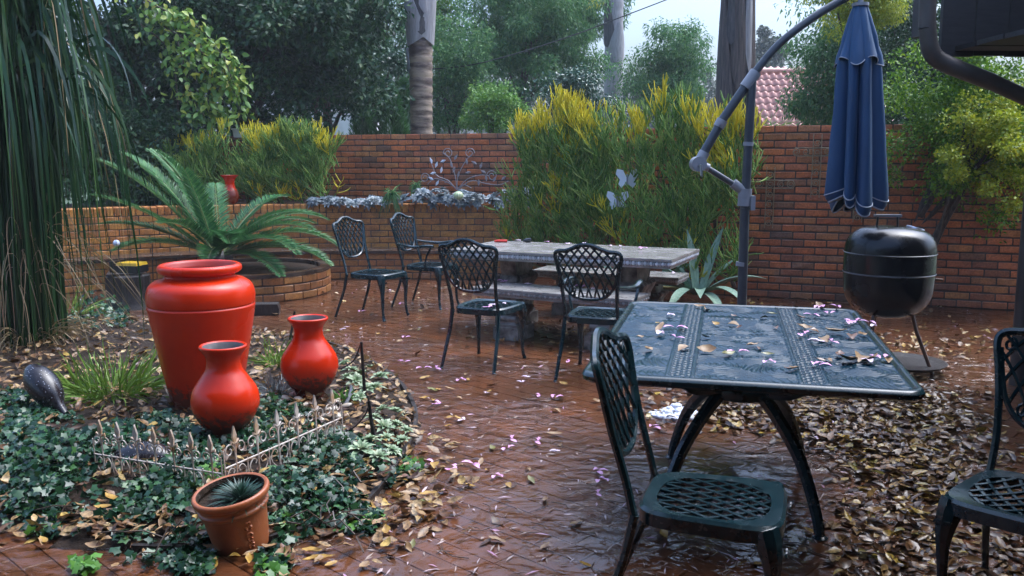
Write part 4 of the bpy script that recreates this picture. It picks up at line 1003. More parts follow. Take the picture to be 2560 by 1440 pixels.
vf_ = pot('vase', 'small red flared vase standing on the planter wall before the yellow shrubs', (-3.68, 11.60, 0.93), [(0.05, 0.0), (0.085, 0.02), (0.108, 0.07), (0.112, 0.12), (0.095, 0.17), (0.068, 0.22), (0.060, 0.27), (0.075, 0.33), (0.115, 0.37), (0.118, 0.375)], [(0.118, 0.375), (0.070, 0.33), (0.050, 0.26), (0.09, 0.12), (0.0, 0.02)], 'red', 'red_in', group=GV)

TPX = at_z(585, 1385, 0.0)
tp = pot('flower_pot', 'tilted terracotta flower pot with double rim in the ivy', (-1.06, 3.30, 0.0), [(0.095, 0.0), (0.103, 0.004), (0.112, 0.07), (0.122, 0.155), (0.127, 0.168), (0.134, 0.174), (0.134, 0.184), (0.128, 0.190), (0.131, 0.205), (0.140, 0.212), (0.146, 0.222), (0.147, 0.236), (0.140, 0.243), (0.130, 0.240)], [(0.130, 0.240), (0.124, 0.22), (0.120, 0.200), (0.0, 0.20)], 'terracotta', 'soil', cat='flower pot')
tp.rotation_euler = (R(7), R(-7), 0)
mb = MB()                                             # moulded garland on the side
for i in range(9):
    a = R(-52); z = 0.03 + 0.013 * i; r = 0.101 + 0.135 * z
    for k in (-1, 1):
        a2 = a + k * (0.10 + .05 * math.sin(i * 2.1)); a3 = a + k * .03; z2 = z + .004 * math.sin(i * 3.3)
        mb.tube([(r * math.cos(a3), r * math.sin(a3), z2), (r * math.cos((a2 + a3) / 2) * 1.02, r * math.sin((a2 + a3) / 2) * 1.02, z2 + .006), (r * math.cos(a2), r * math.sin(a2), z2 + .009)], [.003, .007, .002], 5)
mb.build('garland', 'terracotta', tp)
def rosette(name, label, cat, loc, n, L, W, ml, group=None, lift=(0.2, 1.2), thick=False, parent=None, curve=0.25):
    V = []; F = []; o = 0
    for i in range(n):
        q = i / n; az = i * 2.39996; el = lift[0] + (lift[1] - lift[0]) * q + rnd.gauss(0, .08); ln = L * (1 - 0.55 * q) * rnd.uniform(.85, 1.1); d = np.array([math.cos(az), math.sin(az), 0]); sd = np.array([-math.sin(az), math.cos(az), 0])
        k = 5
        for j in range(k):
            s_ = j / (k - 1); e2 = el - curve * s_ * s_; pp = d * ln * s_ * math.cos(e2) + np.array([0, 0, ln * s_ * math.sin(e2)]); nn = -d * math.sin(el) + np.array([0, 0, math.cos(el)])
            w = W * (1 - 0.4 * q) * [0.5, 0.85, 1.0, 0.75, 0.04][j]
            V += [pp - sd * w + nn * w * .35, pp, pp + sd * w + nn * w * .35]
        for j in range(k - 1):
            a = o + j * 3; F += [(a, a + 1, a + 4, a + 3), (a + 1, a + 2, a + 5, a + 4)]
        o += 3 * k
    ob = mesh_np(name, np.array(V), np.array(F), ml, parent, smooth=True)
    if parent is None: ob.location = loc; tag(ob, label, cat, group)
    return ob
tu = rosette('tufted_succulent', 'dense dark tuft of spiky succulent growing in the terracotta pot', 'succulent', (-1.055, 3.285, 0.185), 190, 0.155, 0.0045, 'tuft', lift=(0.1, 1.5), curve=0.2)
# guinea fowl ornaments
def fowl(loc, rot, label):
    t = thing('guineafowl_ornament', label, 'bird ornament', loc, 0, 'speckled guinea fowl ornaments'); t.rotation_euler = rot; t.scale = (.8, .8, .8)
    mb = MB(); mb.X = Matrix.Rotation(R(90), 4, 'Y'); mb.lathe(spline_prof([(0.004, -0.21), (0.05, -0.18), (0.095, -0.10), (0.105, 0.0), (0.085, 0.10), (0.045, 0.18), (0.030, 0.25), (0.024, 0.33), (0.024, 0.36)], 4), 24); mb.build('body', 'guinea', t)
    mb = MB(); mb.X = Matrix.Rotation(R(90), 4, 'Y'); mb.ball((0, 0, 0.385), (0.030, 0.028, 0.04), 12, 8); mb.tube([(0.006, 0, 0.41), (0.012, 0, 0.45)], [0.012, 0.003], 8); mb.tube([(-0.02, 0, 0.38), (-0.05, 0, 0.37)], [0.012, 0.004], 6); mb.build('head', 'steel' if False else 'guinea', t)
    mb = MB()
    for s in (-1, 1): mb.tube([(-0.05, s * 0.03, -0.09), (-0.05, s * 0.032, -0.2)], 0.006, 6)
    mb.build('legs_stake', 'black', t)
    return t
fowl((-2.58, 4.75, 0.26), (0, R(38), R(-30)), 'speckled dark guinea fowl ornament tipped head-down by the hanging grass')
fowl((-1.75, 4.02, 0.10), (0, R(4), R(172)), 'speckled guinea fowl ornament lying in ivy behind the small fence')

# small cream garden fence, two leaning panels
def fence_panel(label, p0, p1, npick, tilt, bend):
    d = Vector((p1[0] - p0[0], p1[1] - p0[1], 0)); L = d.length
    t = thing('garden_fence', label, 'garden fence', (p0[0], p0[1], p0[2] if len(p0) > 2 else 0), math.atan2(d.y, d.x), 'small cream fence panels'); t.rotation_euler.x = tilt
    st_ = L / npick; zr = (0.055, 0.115, 0.225)
    for z in zr:
        mb = MB(); mb.tube([(0, 0, z), (L, 0, z)], 0.0042, 6); mb.build('rail', 'cream', t)
    for i in range(npick):
        x = st_ * (i + 0.5); mb = MB(); mb.tube([(x, 0, -0.06), (x, 0, 0.318)], 0.0040, 6); pk = mb.build('picket', 'cream', t)
        mb = MB(); mb.prism([(x, 0.395), (x + 0.013, 0.352), (x + 0.005, 0.318), (x - 0.005, 0.318), (x - 0.013, 0.352)], 0.008)
        for s in (-1, 1): mb.tube([(x, 0, 0.318), (x + s * 0.012, 0, 0.322), (x + s * 0.022, 0, 0.330), (x + s * 0.024, 0, 0.318)], [0.005, 0.006, 0.006, 0.004], 5)
        mb.build('finial', 'rust_tip' if rnd.random() < bend else 'cream', pk)
        mb = MB()                                     # scrolls between the pickets
        for s in (-1, 1):
            mb.tube([(x, 0, 0.225)] + [(x + s * st_ * .26 + a * s, 0, z) for a, _, z in spiral(0, 0.292, st_ * .23, st_ * .07, math.pi, -1.15, 14)], 0.0030, 5)
            mb.tube(spline([(x, 0, 0.118), (x + s * st_ * .30, 0, 0.15), (x + s * st_ * .42, 0, 0.185), (x + s * st_ * .26, 0, 0.215), (x + s * st_ * .10, 0, 0.205), (x + s * st_ * .14, 0, 0.19)], 14), 0.0028, 5)
            mb.tube(spline([(x, 0, 0.115), (x + s * st_ * .28, 0, 0.10), (x + s * st_ * .30, 0, 0.078), (x, 0, 0.058)], 8), 0.0026, 5)
        mb.build('scroll', 'cream', t)
    for x in [st_ * i for i in range(npick + 1)]:
        mb = MB(); mb.tube([(x, 0, 0.0), (x, 0, 0.235 if 0 < x < L - .01 else 0.30)], 0.0034, 5); mb.build('spindle', 'cream', t)
fence_panel('small cream wire fence panel half buried in ivy, left of the terracotta pot', (-1.89, 3.88, -0.045), (-1.225, 3.62, -0.045), 7, R(4), 0.85)
fence_panel('small cream wire fence panel with clear scrolls, right of the terracotta pot', (-1.215, 3.62, -0.03), (-0.86, 4.38, -0.0), 6, R(-3), 0.3)

# drip stakes, hose
def stake(label, b, top, loop):
    t = thing('garden_stake', label, 'garden stake', tuple(b), 0, 'black irrigation stakes')
    mb = MB(); q = Vector(top) - Vector(b); mb.tube([(0, 0, -0.05), tuple(q)], [0.011, 0.009], 8); mb.build('rod', 'black', t)
    if loop:
        mb = MB(); mb.tube(spline([tuple(Vector(x) - Vector(b)) for x in loop], 22), 0.0042, 6); mb.build('thin_tube', 'cable', t)
b = at_z(914, 1000, 0.06); tpz = at_y(903, 855, b.y)
stake('tall black stake among leaves right of the red vases, thin tube at its top', b, tpz, [tpz, at_y(885, 900, b.y), at_y(850, 922, b.y), at_y(835, 915, b.y + .1), at_y(800, 930, b.y + .15)])
b = at_z(937, 1100, 0.06); tpz = at_y(922, 1003, b.y)
stake('short black stake with looped tube between the succulents near the ivy', b, tpz, [at_y(914, 985, b.y), tpz, at_y(914, 1035, b.y), at_y(880, 1072, b.y), at_y(838, 1080, b.y + .05), at_y(790, 1075, b.y + .1), at_y(740, 1090, b.y + .1)])
b = at_z(722, 850, 0.07); tpz = at_y(737, 778, b.y)
stake('black stake showing behind the neck of the red vase', b, tpz, [at_y(705, 872, b.y), at_y(690, 845, b.y), at_y(665, 838, b.y), at_y(645, 860, b.y)])
mb = MB(); mb.tube(spline(stretch_y([(-1.05, 4.42, 0.10), (-0.96, 4.30, 0.16), (-0.955, 4.18, 0.12), (-1.0, 4.08, 0.04), (-1.1, 3.95, 0.05), (-1.25, 3.85, 0.03)]), 24), 0.012, 8); tag(mb.build('garden_hose', 'hose'), 'black garden hose bending beside the foot of the red vase', 'hose')

# stump with a box on it, dark block, ball ornaments
sp_ = at_z(325, 768, 0)
stp = thing('tree_stump', 'wet black tree stump between the hanging grass and the cycad', 'stump', (sp_.x, sp_.y, 0))
mb = MB(); mb.lathe([(0.24, 0.0), (0.215, 0.06), (0.205, 0.2), (0.21, 0.33), (0.19, 0.345), (0.0, 0.34)], 26, lambda a, i: 1 + 0.05 * math.sin(7 * a) + 0.03 * math.sin(13 * a + 1)); mb.build('bark', 'stump', stp)
mb = MB(); mb.box((-0.02, -0.02, 0.356), (0.33, 0.30, 0.02), Matrix.Rotation(R(20), 3, 'Z')); mb.build('slab', 'stump', stp, smooth=False)
bx = thing('equipment_box', 'black box with bright yellow lid sitting on the wet stump', 'box', (sp_.x + 0.02, sp_.y, 0.368), R(-12))
mb = MB(); mb.box((0, 0, 0.035), (0.30, 0.2, 0.07)); mb.box((-0.13, 0, 0.06), (0.05, 0.21, 0.11)); mb.build('case', 'black', bx, smooth=False)
mb = MB(); mb.box((0.03, 0, 0.085), (0.235, 0.19, 0.028), taper=.94); mb.build('lid', 'yellow_plastic', bx, smooth=False)
mb = MB(); kx = at_z(660, 785, 0); mb.X = Matrix.Translation((kx.x, kx.y, 0)) @ Matrix.Rotation(R(8), 4, 'Z')
mb.prism([(-0.15, 0.0), (0.15, 0.0), (0.155, 0.06), (0.14, 0.105), (-0.13, 0.11), (-0.16, 0.05)], 0.16); tag(mb.build('dark_log', 'stump', smooth=False), 'short dark log on the paving behind the tall red urn', 'log')
for (u, v, Y, rr, lab) in ((291, 608, 7.6, 0.034, 'speckled pale blue ball ornament on a thin stem beside the cycad fronds'), (376, 603, 8.6, 0.026, 'tiny bluish ball ornament half hidden among the upright cycad fronds')):
    p = spot(u, v, Y); t = thing('ball_ornament', lab, 'ball ornament', (p.x, p.y, 0), 0, 'ball ornaments')
    mb = MB(); mb.ball((0, 0, p.z), rr, 18, 12); mb.build('ball', 'ball', t) if 'ball' in M else None
    if 'ball' not in M:
        M['ball'] = mat('speckled_blue_ball', (0.25, 0.33, 0.55), (0.62, 0.66, 0.75), 0.3, 60, 2); mb.build('ball', 'ball', t)
    mb = MB(); mb.tube([(0, 0, 0), (0.02, 0, p.z - rr)], 0.006, 6); mb.build('stem', 'cable', t)
# wire sculpture on the wall
W0 = spot(1142, 474, 10.22); ws = thing('wire_sculpture', 'grey wire spray with scrolls and metal leaves against the brick wall', 'garden ornament', tuple(W0), R(-16)); k = 12.3 / FPX
def wp(u, v): return ((u - 1142) * k, 0.0, (474 - v) * k)
stems = [[(1142, 474), (1138, 440), (1125, 400), (1108, 385)], [(1143, 474), (1146, 440), (1165, 405), (1185, 385)], [(1141, 474), (1120, 452), (1090, 440), (1078, 415), (1073, 405)], [(1143, 474), (1170, 448), (1205, 438), (1225, 440)], [(1142, 474), (1118, 456), (1085, 448), (1065, 462)], [(1144, 474), (1180, 452), (1215, 458), (1250, 462), (1275, 452)], [(1141, 474), (1128, 460), (1110, 456)], [(1144, 474), (1160, 462), (1180, 470)]]
for s_ in stems:
    mb = MB(); mb.tube(spline([wp(*q) for q in s_], 18), 0.0055, 6); mb.build('stem', 'silver_iron', ws)
for (u, v, r0, a0, tn) in ((1120, 385, 13, math.pi, -1.5), (1176, 385, 13, 0, 1.5), (1058, 446, 13, 0, 1.5), (1233, 440, 14, math.pi, -1.5)):
    mb = MB(); cc = wp(u, v); mb.tube([(x, y, z) for x, y, z in spiral(cc[0], cc[2], r0 * k, r0 * k * .3, a0, tn, 26)], 0.0055, 6); mb.build('scroll', 'silver_iron', ws)
for i, (u, v, a) in enumerate([(1075, 403, 110), (1089, 413, 70), (1107, 404, 20), (1102, 426, 80), (1080, 434, 10), (1074, 447, 150), (1091, 458, 60), (1128, 412, 100), (1140, 395, 60), (1135, 425, 70), (1146, 437, 80), (1168, 405, 100), (1172, 432, 10), (1187, 408, 150), (1205, 415, 70), (1211, 430, 150), (1240, 447, 60), (1263, 445, 40), (1218, 445, 100), (1199, 456, 90)]):
    mb = MB(); p = Vector(wp(u, v)); d = Vector((math.cos(R(a)), 0, math.sin(R(a)))); n_ = Vector((-d.z, 0, d.x)); L_ = 0.045
    q = [p - d * L_, p - d * .1 * L_ + n_ * .020, p + d * L_, p - d * .1 * L_ - n_ * .020]
    mb.add([tuple(x + Vector((0, -0.008 + (.008 if j % 2 else 0), 0))) for j, x in enumerate(q)] + [tuple(x + Vector((0, 0.004, 0))) for x in q], [(0, 3, 2), (0, 2, 1), (4, 5, 6), (4, 6, 7), (0, 1, 5, 4), (1, 2, 6, 5), (2, 3, 7, 6), (3, 0, 4, 7)]); mb.build('metal_leaf', 'white_enamel' if u < 1110 else 'silver_iron', ws)
# wrought crosses on the right-hand wall
def wall_pt(u, v, off=0.03):
    r = Vector(ray(u, v)); A = Vector((*WR[0], 0)); den = r.x * WRn.x + r.y * WRn.y; t_ = ((A.x) * WRn.x + A.y * WRn.y) / den
    return Vector((0, 0, EYE)) + r * (t_ - off / max(.2, den))
def cross(label, u, v0, v1, vc, half):
    p = wall_pt(u, v1); kk = 9.45 / FPX; Hh = (v1 - v0) * kk; zc = (v1 - vc) * kk; hw = half * kk
    t = thing('iron_cross', label, 'wall ornament', tuple(p), WRang, 'wrought iron crosses')
    for x in (-0.042, 0.042):
        mb = MB(); mb.tube([(x, 0, 0), (x, 0, Hh)], 0.0055, 5); mb.build('upright', 'gold_iron', t)
    for z in (zc - 0.042, zc + 0.042):
        mb = MB(); mb.tube([(-hw, 0, z), (hw, 0, z)], 0.0055, 5); mb.build('crossbar', 'gold_iron', t)
    for i in range(int(Hh / 0.105)):
        z = 0.05 + i * 0.105; mb = MB(); mb.tube([(x, -0.004, zz) for x, _, zz in spiral(0, z, 0.040, 0.010, 0.6 * i, 1.6, 20)], 0.0045, 5); mb.build('scroll', 'gold_iron', t)
    for s in (-1, 1):
        for x in (0.11, 0.21):
            if x < hw: mb = MB(); mb.tube([(s * x + a, -0.004, zz) for a, _, zz in spiral(0, zc, 0.040, 0.010, x * 9, 1.6 * s, 20)], 0.0045, 5); mb.build('scroll', 'gold_iron', t)
        mb = MB(); mb.tube([(s * hw, 0, zc - 0.042), (s * (hw + 0.02), 0, zc), (s * hw, 0, zc + 0.042)], 0.0055, 5); mb.build('end_cap', 'gold_iron', t)
cross('wrought iron scroll cross on the brick wall close beside the grey umbrella pole', 1921, 416, 570, 460, 55)
cross('wrought iron scroll cross hung highest, just left of the blue umbrella', 2037, 338, 494, 382, 52)
cross('wrought iron scroll cross mostly hidden behind the lower blue umbrella canopy', 2143, 420, 556, 455, 45)
# white butterflies in the shrub
for (u, v, s_, Y, lab) in ((1568, 450, 0.14, 8.14, 'white metal butterfly ornament hanging highest in the big yellow-tipped shrub'), (1543, 505, 0.135, 8.07, 'white metal butterfly ornament low in the big yellow-tipped shrub')):
    p = spot(u, v, Y); t = thing('butterfly_ornament', lab, 'butterfly ornament', tuple(p), rnd.uniform(-.3, .3), 'white butterflies')
    for q in (-1, 1):
        mb = MB(); mb.prism([(0, 0), (q * .35 * s_, .75 * s_), (q * .85 * s_, .85 * s_), (q * .95 * s_, .45 * s_), (q * .6 * s_, .02 * s_), (q * .72 * s_, -.32 * s_), (q * .45 * s_, -.62 * s_), (q * .12 * s_, -.35 * s_)], 0.008); mb.X = None; o = mb.build('wing', 'white_enamel', t, smooth=False); o.rotation_euler = (0, 0, q * 0.35)
    mb = MB(); mb.tube([(0, -.01, -.4 * s_), (0, -.01, .45 * s_)], 0.011, 8); mb.build('body', 'grey_plastic', t)
# pebbles near the pots
pebm = []
for k_ in range(3):
    mb = MB(); mb.ball((0, 0, 0), (0.030 + .006 * k_, 0.022, 0.016), 10, 7); mb.v = [tuple(Vector(v) * (1 + .12 * noise.noise(Vector(v) * 40))) for v in mb.v]; pebm.append(mb)
pm = [m_.build('pebble', 'pebble') for m_ in pebm]; npb = 0
for (u, v) in [(745, 1003), (728, 1018), (760, 1020), (712, 1000), (735, 990), (830, 1022), (815, 1040), (845, 1003), (865, 1010), (800, 1052), (790, 1120), (770, 1098), (860, 1060), (700, 1010), (752, 985), (842, 1035), (870, 985), (775, 1140)]:
    p = at_z(u, v, 0.11); o = pm[npb] if npb < 3 else pm[npb % 3].copy()
    if npb >= 3: COL.objects.link(o)
    o.location = (p.x, p.y, bed_z(p.x, p.y) + 0.012); o.rotation_euler = (rnd.gauss(0, .2), rnd.gauss(0, .2), rnd.uniform(0, 6)); o.scale = (rnd.uniform(.7, 1.3),) * 3; npb += 1
    tag(o, 'smooth cream pebble on the soil among the red vases', 'pebble', 'cream pebbles round the vases')
# clot of white foam on the paving
fp = at_z(1692, 1040, 0); mb = MB()
for i in range(150):
    a = rnd.uniform(0, 6.28); q = rnd.random() ** .6; rr = rnd.uniform(0.010, 0.028)
    mb.ball((q * 0.155 * math.cos(a), q * 0.10 * math.sin(a), 0.004 + (1 - q) * 0.055 * rnd.uniform(.4, 1.1)), (rr, rr * rnd.uniform(.7, 1.2), rr * rnd.uniform(.6, 1)), 7, 5)
o = tag(mb.build('foam_clot', 'foam', None), 'clot of white hail or foam lying in leaves under the metal table', 'foam'); o.location = fp
# wall pipe and eave of the house at the right
dpY = 5.86 / KY; dp = thing('downpipe', 'grey-brown downpipe with ribbed elbow slanting under the dark eave', 'downpipe')
mb = MB(); rr = 0.052
A_, B_, C_ = spot(2322, -160, dpY), spot(2318, 70, dpY), spot(2328, 128, dpY); D_ = spot(2362, 158, dpY); E_ = spot(2480, 205, dpY - .02); F_ = spot(2590, 255, dpY - .05); G_ = spot(2600, 300, dpY - .05)
mb.tube([A_, B_], rr, 14); mb.build('pipe', 'pipe', dp)
mb = MB(); pth = spline([tuple(B_), tuple(C_), tuple(D_), tuple(E_)], 26); mb.tube(pth, [rr * (1.04 + (0.05 if (i % 2 and 5 < i < 20) else 0)) for i in range(27)], 14); mb.build('elbow', 'pipe', dp)
mb = MB(); mb.tube([tuple(E_), tuple(F_)], rr, 14); mb.build('pipe', 'pipe', dp)
gz = spot(2580, 440, dpY - .05); Gx = gz.x + 0.02
mb = MB(); mb.tube([tuple(F_), (Gx, dpY*KY - .05, F_.z - 0.16), (Gx, dpY*KY - .05, 0.0)], rr, 14); mb.build('pipe', 'pipe', dp)
M['pipe2'] = None
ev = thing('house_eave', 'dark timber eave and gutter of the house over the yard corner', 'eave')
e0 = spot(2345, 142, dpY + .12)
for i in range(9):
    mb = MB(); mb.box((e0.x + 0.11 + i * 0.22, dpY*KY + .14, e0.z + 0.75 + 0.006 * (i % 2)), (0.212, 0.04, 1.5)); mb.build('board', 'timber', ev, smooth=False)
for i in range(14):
    mb = MB(); ex = max(0, i - 4) * 0.16; mb.box((e0.x + 1.2 - ex / 2, dpY*KY + .02 - i * 0.32, e0.z + 0.05 + 0.003 * (i % 2)), (2.2 + ex, 0.30, 0.03)); mb.build('soffit_board', 'timber', ev, smooth=False)  # boards nearer the camera widen out of view, added to shade the foreground
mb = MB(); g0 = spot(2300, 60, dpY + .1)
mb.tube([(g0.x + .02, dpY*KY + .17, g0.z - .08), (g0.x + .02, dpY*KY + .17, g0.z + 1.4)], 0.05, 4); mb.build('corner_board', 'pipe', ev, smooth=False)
hw_ = thing('house_wall', 'dim plastered side wall of the house beyond the downpipe', 'house wall')
mb = MB(); mb.box((Gx + 0.62, 1.5, 1.6), (1.1, 8.6, 3.2)); mb.build('wall', 'plaster', hw_, smooth=False)
# unseen veranda roof over the camera, carried forward to darken the foreground
vr = thing('unseen_veranda_roof', 'unseen dark timber veranda roof added to shade the near edge of the yard', 'roof')
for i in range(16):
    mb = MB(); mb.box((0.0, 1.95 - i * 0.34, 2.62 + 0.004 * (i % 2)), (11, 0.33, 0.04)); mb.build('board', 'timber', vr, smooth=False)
mb = MB(); mb.box((0, -3.3, 1.4), (11, 0.2, 2.8)); mb.build('unseen_back_wall', 'plaster', vr, smooth=False)  # unseen house wall behind the camera, included to darken reflections

# ================================================================ PLANTS IN THE YARD
# cycad
cyc = thing('cycad', 'big cycad with arching feathery fronds in the round brick planter', 'cycad', (CY.x - 0.28, CY.y - 0.15, 0.20))
mb = MB(); mb.lathe([(0.16, 0), (0.17, 0.1), (0.15, 0.22), (0.08, 0.28), (0.0, 0.29)], 16, lambda a, i: 1 + 0.08 * math.sin(9 * a + i)); mb.build('trunk', 'stump', cyc)
def frond(az, el, L, droop, tw, tip_l=0.20):
    n = 22; P = []; p = Vector((0.05 * math.cos(az), 0.05 * math.sin(az), 0.24)); e = el
    for i in range(n + 1):
        P.append(p.copy()); p = p + Vector((math.cos(az) * math.cos(e), math.sin(az) * math.cos(e), math.sin(e))) * (L / n); e -= droop / n * (0.4 + 1.2 * i / n)
    mb = MB(); mb.tube(P, [0.011 * (1 - .8 * i / n) for i in range(n + 1)], 5)
    rach = mb.build('frond', 'rachis', cyc)
    Q = []; D = []; Ls = []; Up = []; m = 78
    for k in range(m):
        s_ = 0.14 + 0.86 * k / (m - 1); f = s_ * n; i = min(int(f), n - 1); pos = P[i].lerp(P[i + 1], f - i); t = (P[i + 1] - P[i]).normalized(); sd = Vector((-math.sin(az), math.cos(az), 0)); up = sd.cross(t) * -1
        if up.z < 0: up = -up
        ln = tip_l * (0.35 + 0.65 * math.sin(math.pi * min(1, 0.12 + s_ * 0.86)) ** 0.6) * (1.0 if s_ < .85 else 1.0 - 2.2 * (s_ - .85))
        for q in (-1, 1):
            d = (sd * q * 0.80 + t * 0.62 + up * (0.28 + tw) + Vector((rnd.gauss(0, .04), rnd.gauss(0, .04), rnd.gauss(0, .04)))); Q.append(pos); D.append(d); Ls.append(ln * rnd.uniform(.92, 1.06)); Up.append(up)
    V, F = leaf_arrays(np.array(Q), np.array(D), np.array(Ls), np.full(len(Q), 0.0088), 0.2, up=np.array(Up))
    mesh_np('leaflets', V, F, 'cycad', rach)
FR = [(-178, 62, 1.75, 0.55), (178, 72, 1.75, 0.75), (160, 66, 1.6, 0.5), (-160, 50, 1.55, 0.55), (150, 78, 1.65, 0.8), (-172, 40, 1.4, 0.7), (-120, 84, 1.45, 0.7), (-108, 74, 1.2, 0.25), (-60, 40, 1.1, 0.6), (-20, 48, 1.35, 1.15), (5, 40, 1.5, 1.35), (-10, 28, 1.45, 1.1), (-32, 38, 1.4, 1.2), (-45, 20, 1.2, 0.9), (20, 55, 1.45, 1.4), (40, 48, 1.4, 1.2), (-62, 44, 1.2, 1.1), (-85, 30, 1.0, 0.9), (60, 62, 1.4, 1.1), (110, 66, 1.4, 0.9), (-140, 34, 1.2, 0.9), (-105, 52, 1.15, 0.9), (-5, 60, 1.3, 1.3), (14, 24, 1.35, 1.0)]
for az, el, L, dr in FR: frond(R(az + rnd.gauss(0, 4)), R(el - 9), L * 0.92, dr, rnd.uniform(-.05, .15))

# hanging grass at the left
gb = at_z(75, 872, 0.05); hg = thing('hanging_grass', 'huge clump of drooping dark green grass blades at the left edge', 'grass clump', (gb.x, gb.y, 0.05))
paths = []; wid = []; old_ = []
for i in range(400):                                   # tall stems that arch over and hang
    a = rnd.uniform(-math.pi, math.pi); rr = rnd.uniform(0.02, 0.26); p = Vector((rr * math.cos(a), rr * math.sin(a), 0)); h = rnd.uniform(1.9, 3.1); out = rnd.uniform(0.1, 0.85) ** 1.1; az = rnd.gauss(-0.45, 1.0)
    if rnd.random() < .25: az = rnd.uniform(-3.1, 3.1)
    d = Vector((math.cos(az), math.sin(az) * 0.9, 0)); hang = rnd.uniform(0.5, 2.3); pts = []
    for k_ in range(15):
        t_ = k_ / 14
        if t_ < 0.5: q = t_ / 0.5; z = h * math.sin(q * math.pi / 2) ** 0.9; x = out * 0.55 * q ** 2.2
        else: q = (t_ - .5) / .5; z = h - hang * q ** 1.7; x = out * (0.55 + 0.45 * math.sin(q * math.pi / 2))
        pts.append(p + d * x + Vector((0.02 * math.sin(5 * t_ + i), 0.02 * math.cos(4 * t_ + i), max(0.03, z))))
    (old_ if i % 13 == 0 else paths).append([tuple(q) for q in pts]); w_ = rnd.uniform(0.008, 0.019)
    if i % 13: wid.append(w_)
blades(paths, wid, 'blades', 'grass_blade', hg)
paths = []; wid = []
for i in range(190):                                   # dead straw at the base
    a = rnd.uniform(-math.pi, math.pi); d = Vector((math.cos(a), math.sin(a), 0)); L_ = rnd.uniform(.3, .75); b = d * rnd.uniform(.02, .25); dr = rnd.uniform(.6, 1.6)
    paths.append([tuple(b + d * (L_ * 0.7 * t_ * rnd.uniform(.9, 1)) + Vector((0, 0, max(.01, L_ * (0.9 * t_ - dr * .9 * t_ * t_) + .05)))) for t_ in [j / 7 for j in range(8)]]); wid.append(.004)
for i in range(34):
    a = rnd.uniform(-1.6, 0.6); d = Vector((math.cos(a), math.sin(a), 0)); b = d * rnd.uniform(0, .3); zt0 = rnd.uniform(.9, 2.0); paths.append([tuple(b + d * (0.75 * t_ ** 1.4) + Vector((0.03 * math.sin(6 * t_ + i), 0, .1 + zt0 * (1 - t_) * (0.4 + t_)))) for t_ in [j / 9 for j in range(10)]]); wid.append(.0035)
blades(paths + old_, wid + [.008] * len(old_), 'dry_blades', 'dry_blade', hg)

# rush tuft and small grassy plants in the bed
def tuft(name, label, cat, u, v, n, L, w, ml, spread=0.7, rad=.1, group=None):
    p = at_z(u, v, 0.09); t = thing(name, label, cat, (p.x, p.y, bed_z(p.x, p.y) if inside(BEDS, p.x, p.y) else 0), 0, group); paths = []; wd = []
    for i in range(n):
        a = rnd.uniform(0, 6.283); d = Vector((math.cos(a), math.sin(a), 0)); b = d * rad * math.sqrt(rnd.random()); e = rnd.uniform(.15, 1.0) * spread; ll = L * rnd.uniform(.6, 1.1)
        paths.append([tuple(b + d * (ll * math.sin(e) * t_ ** 1.15) + Vector((0.008 * math.sin(8 * t_ + i), 0, ll * math.cos(e) * t_ - ll * .35 * e * t_ * t_))) for t_ in [j / 5 for j in range(6)]]); wd.append(w * rnd.uniform(.8, 1.3))
    blades(paths, wd, 'blades', ml, t); return t
tuft('rush_clump', 'bright green spreading rush clump left of the tall red urn', 'rush', 285, 990, 330, 0.34, 0.0042, 'rush', 1.5, .20)
tuft('grass_tuft', 'thin yellow-green grass tuft between the urn and the right vase', 'grass tuft', 690, 925, 70, 0.26, 0.0035, 'rush', 1.1, .06)
tuft('grass_tuft', 'silvery grass tuft at the foot of the vase by the pebbles', 'grass tuft', 690, 985, 80, 0.17, 0.004, 'silver_leaf', 1.3, .07)
tuft('grass_tuft', 'wispy green grass tuft beside the hanging grass clump', 'grass tuft', 165, 800, 70, 0.5, 0.004, 'rush', 1.2, .08)
tuft('grass_tuft', 'fresh green tuft beside the black garden hose', 'grass tuft', 862, 1005, 40, 0.10, 0.005, 'ivy_new', 1.2, .04)

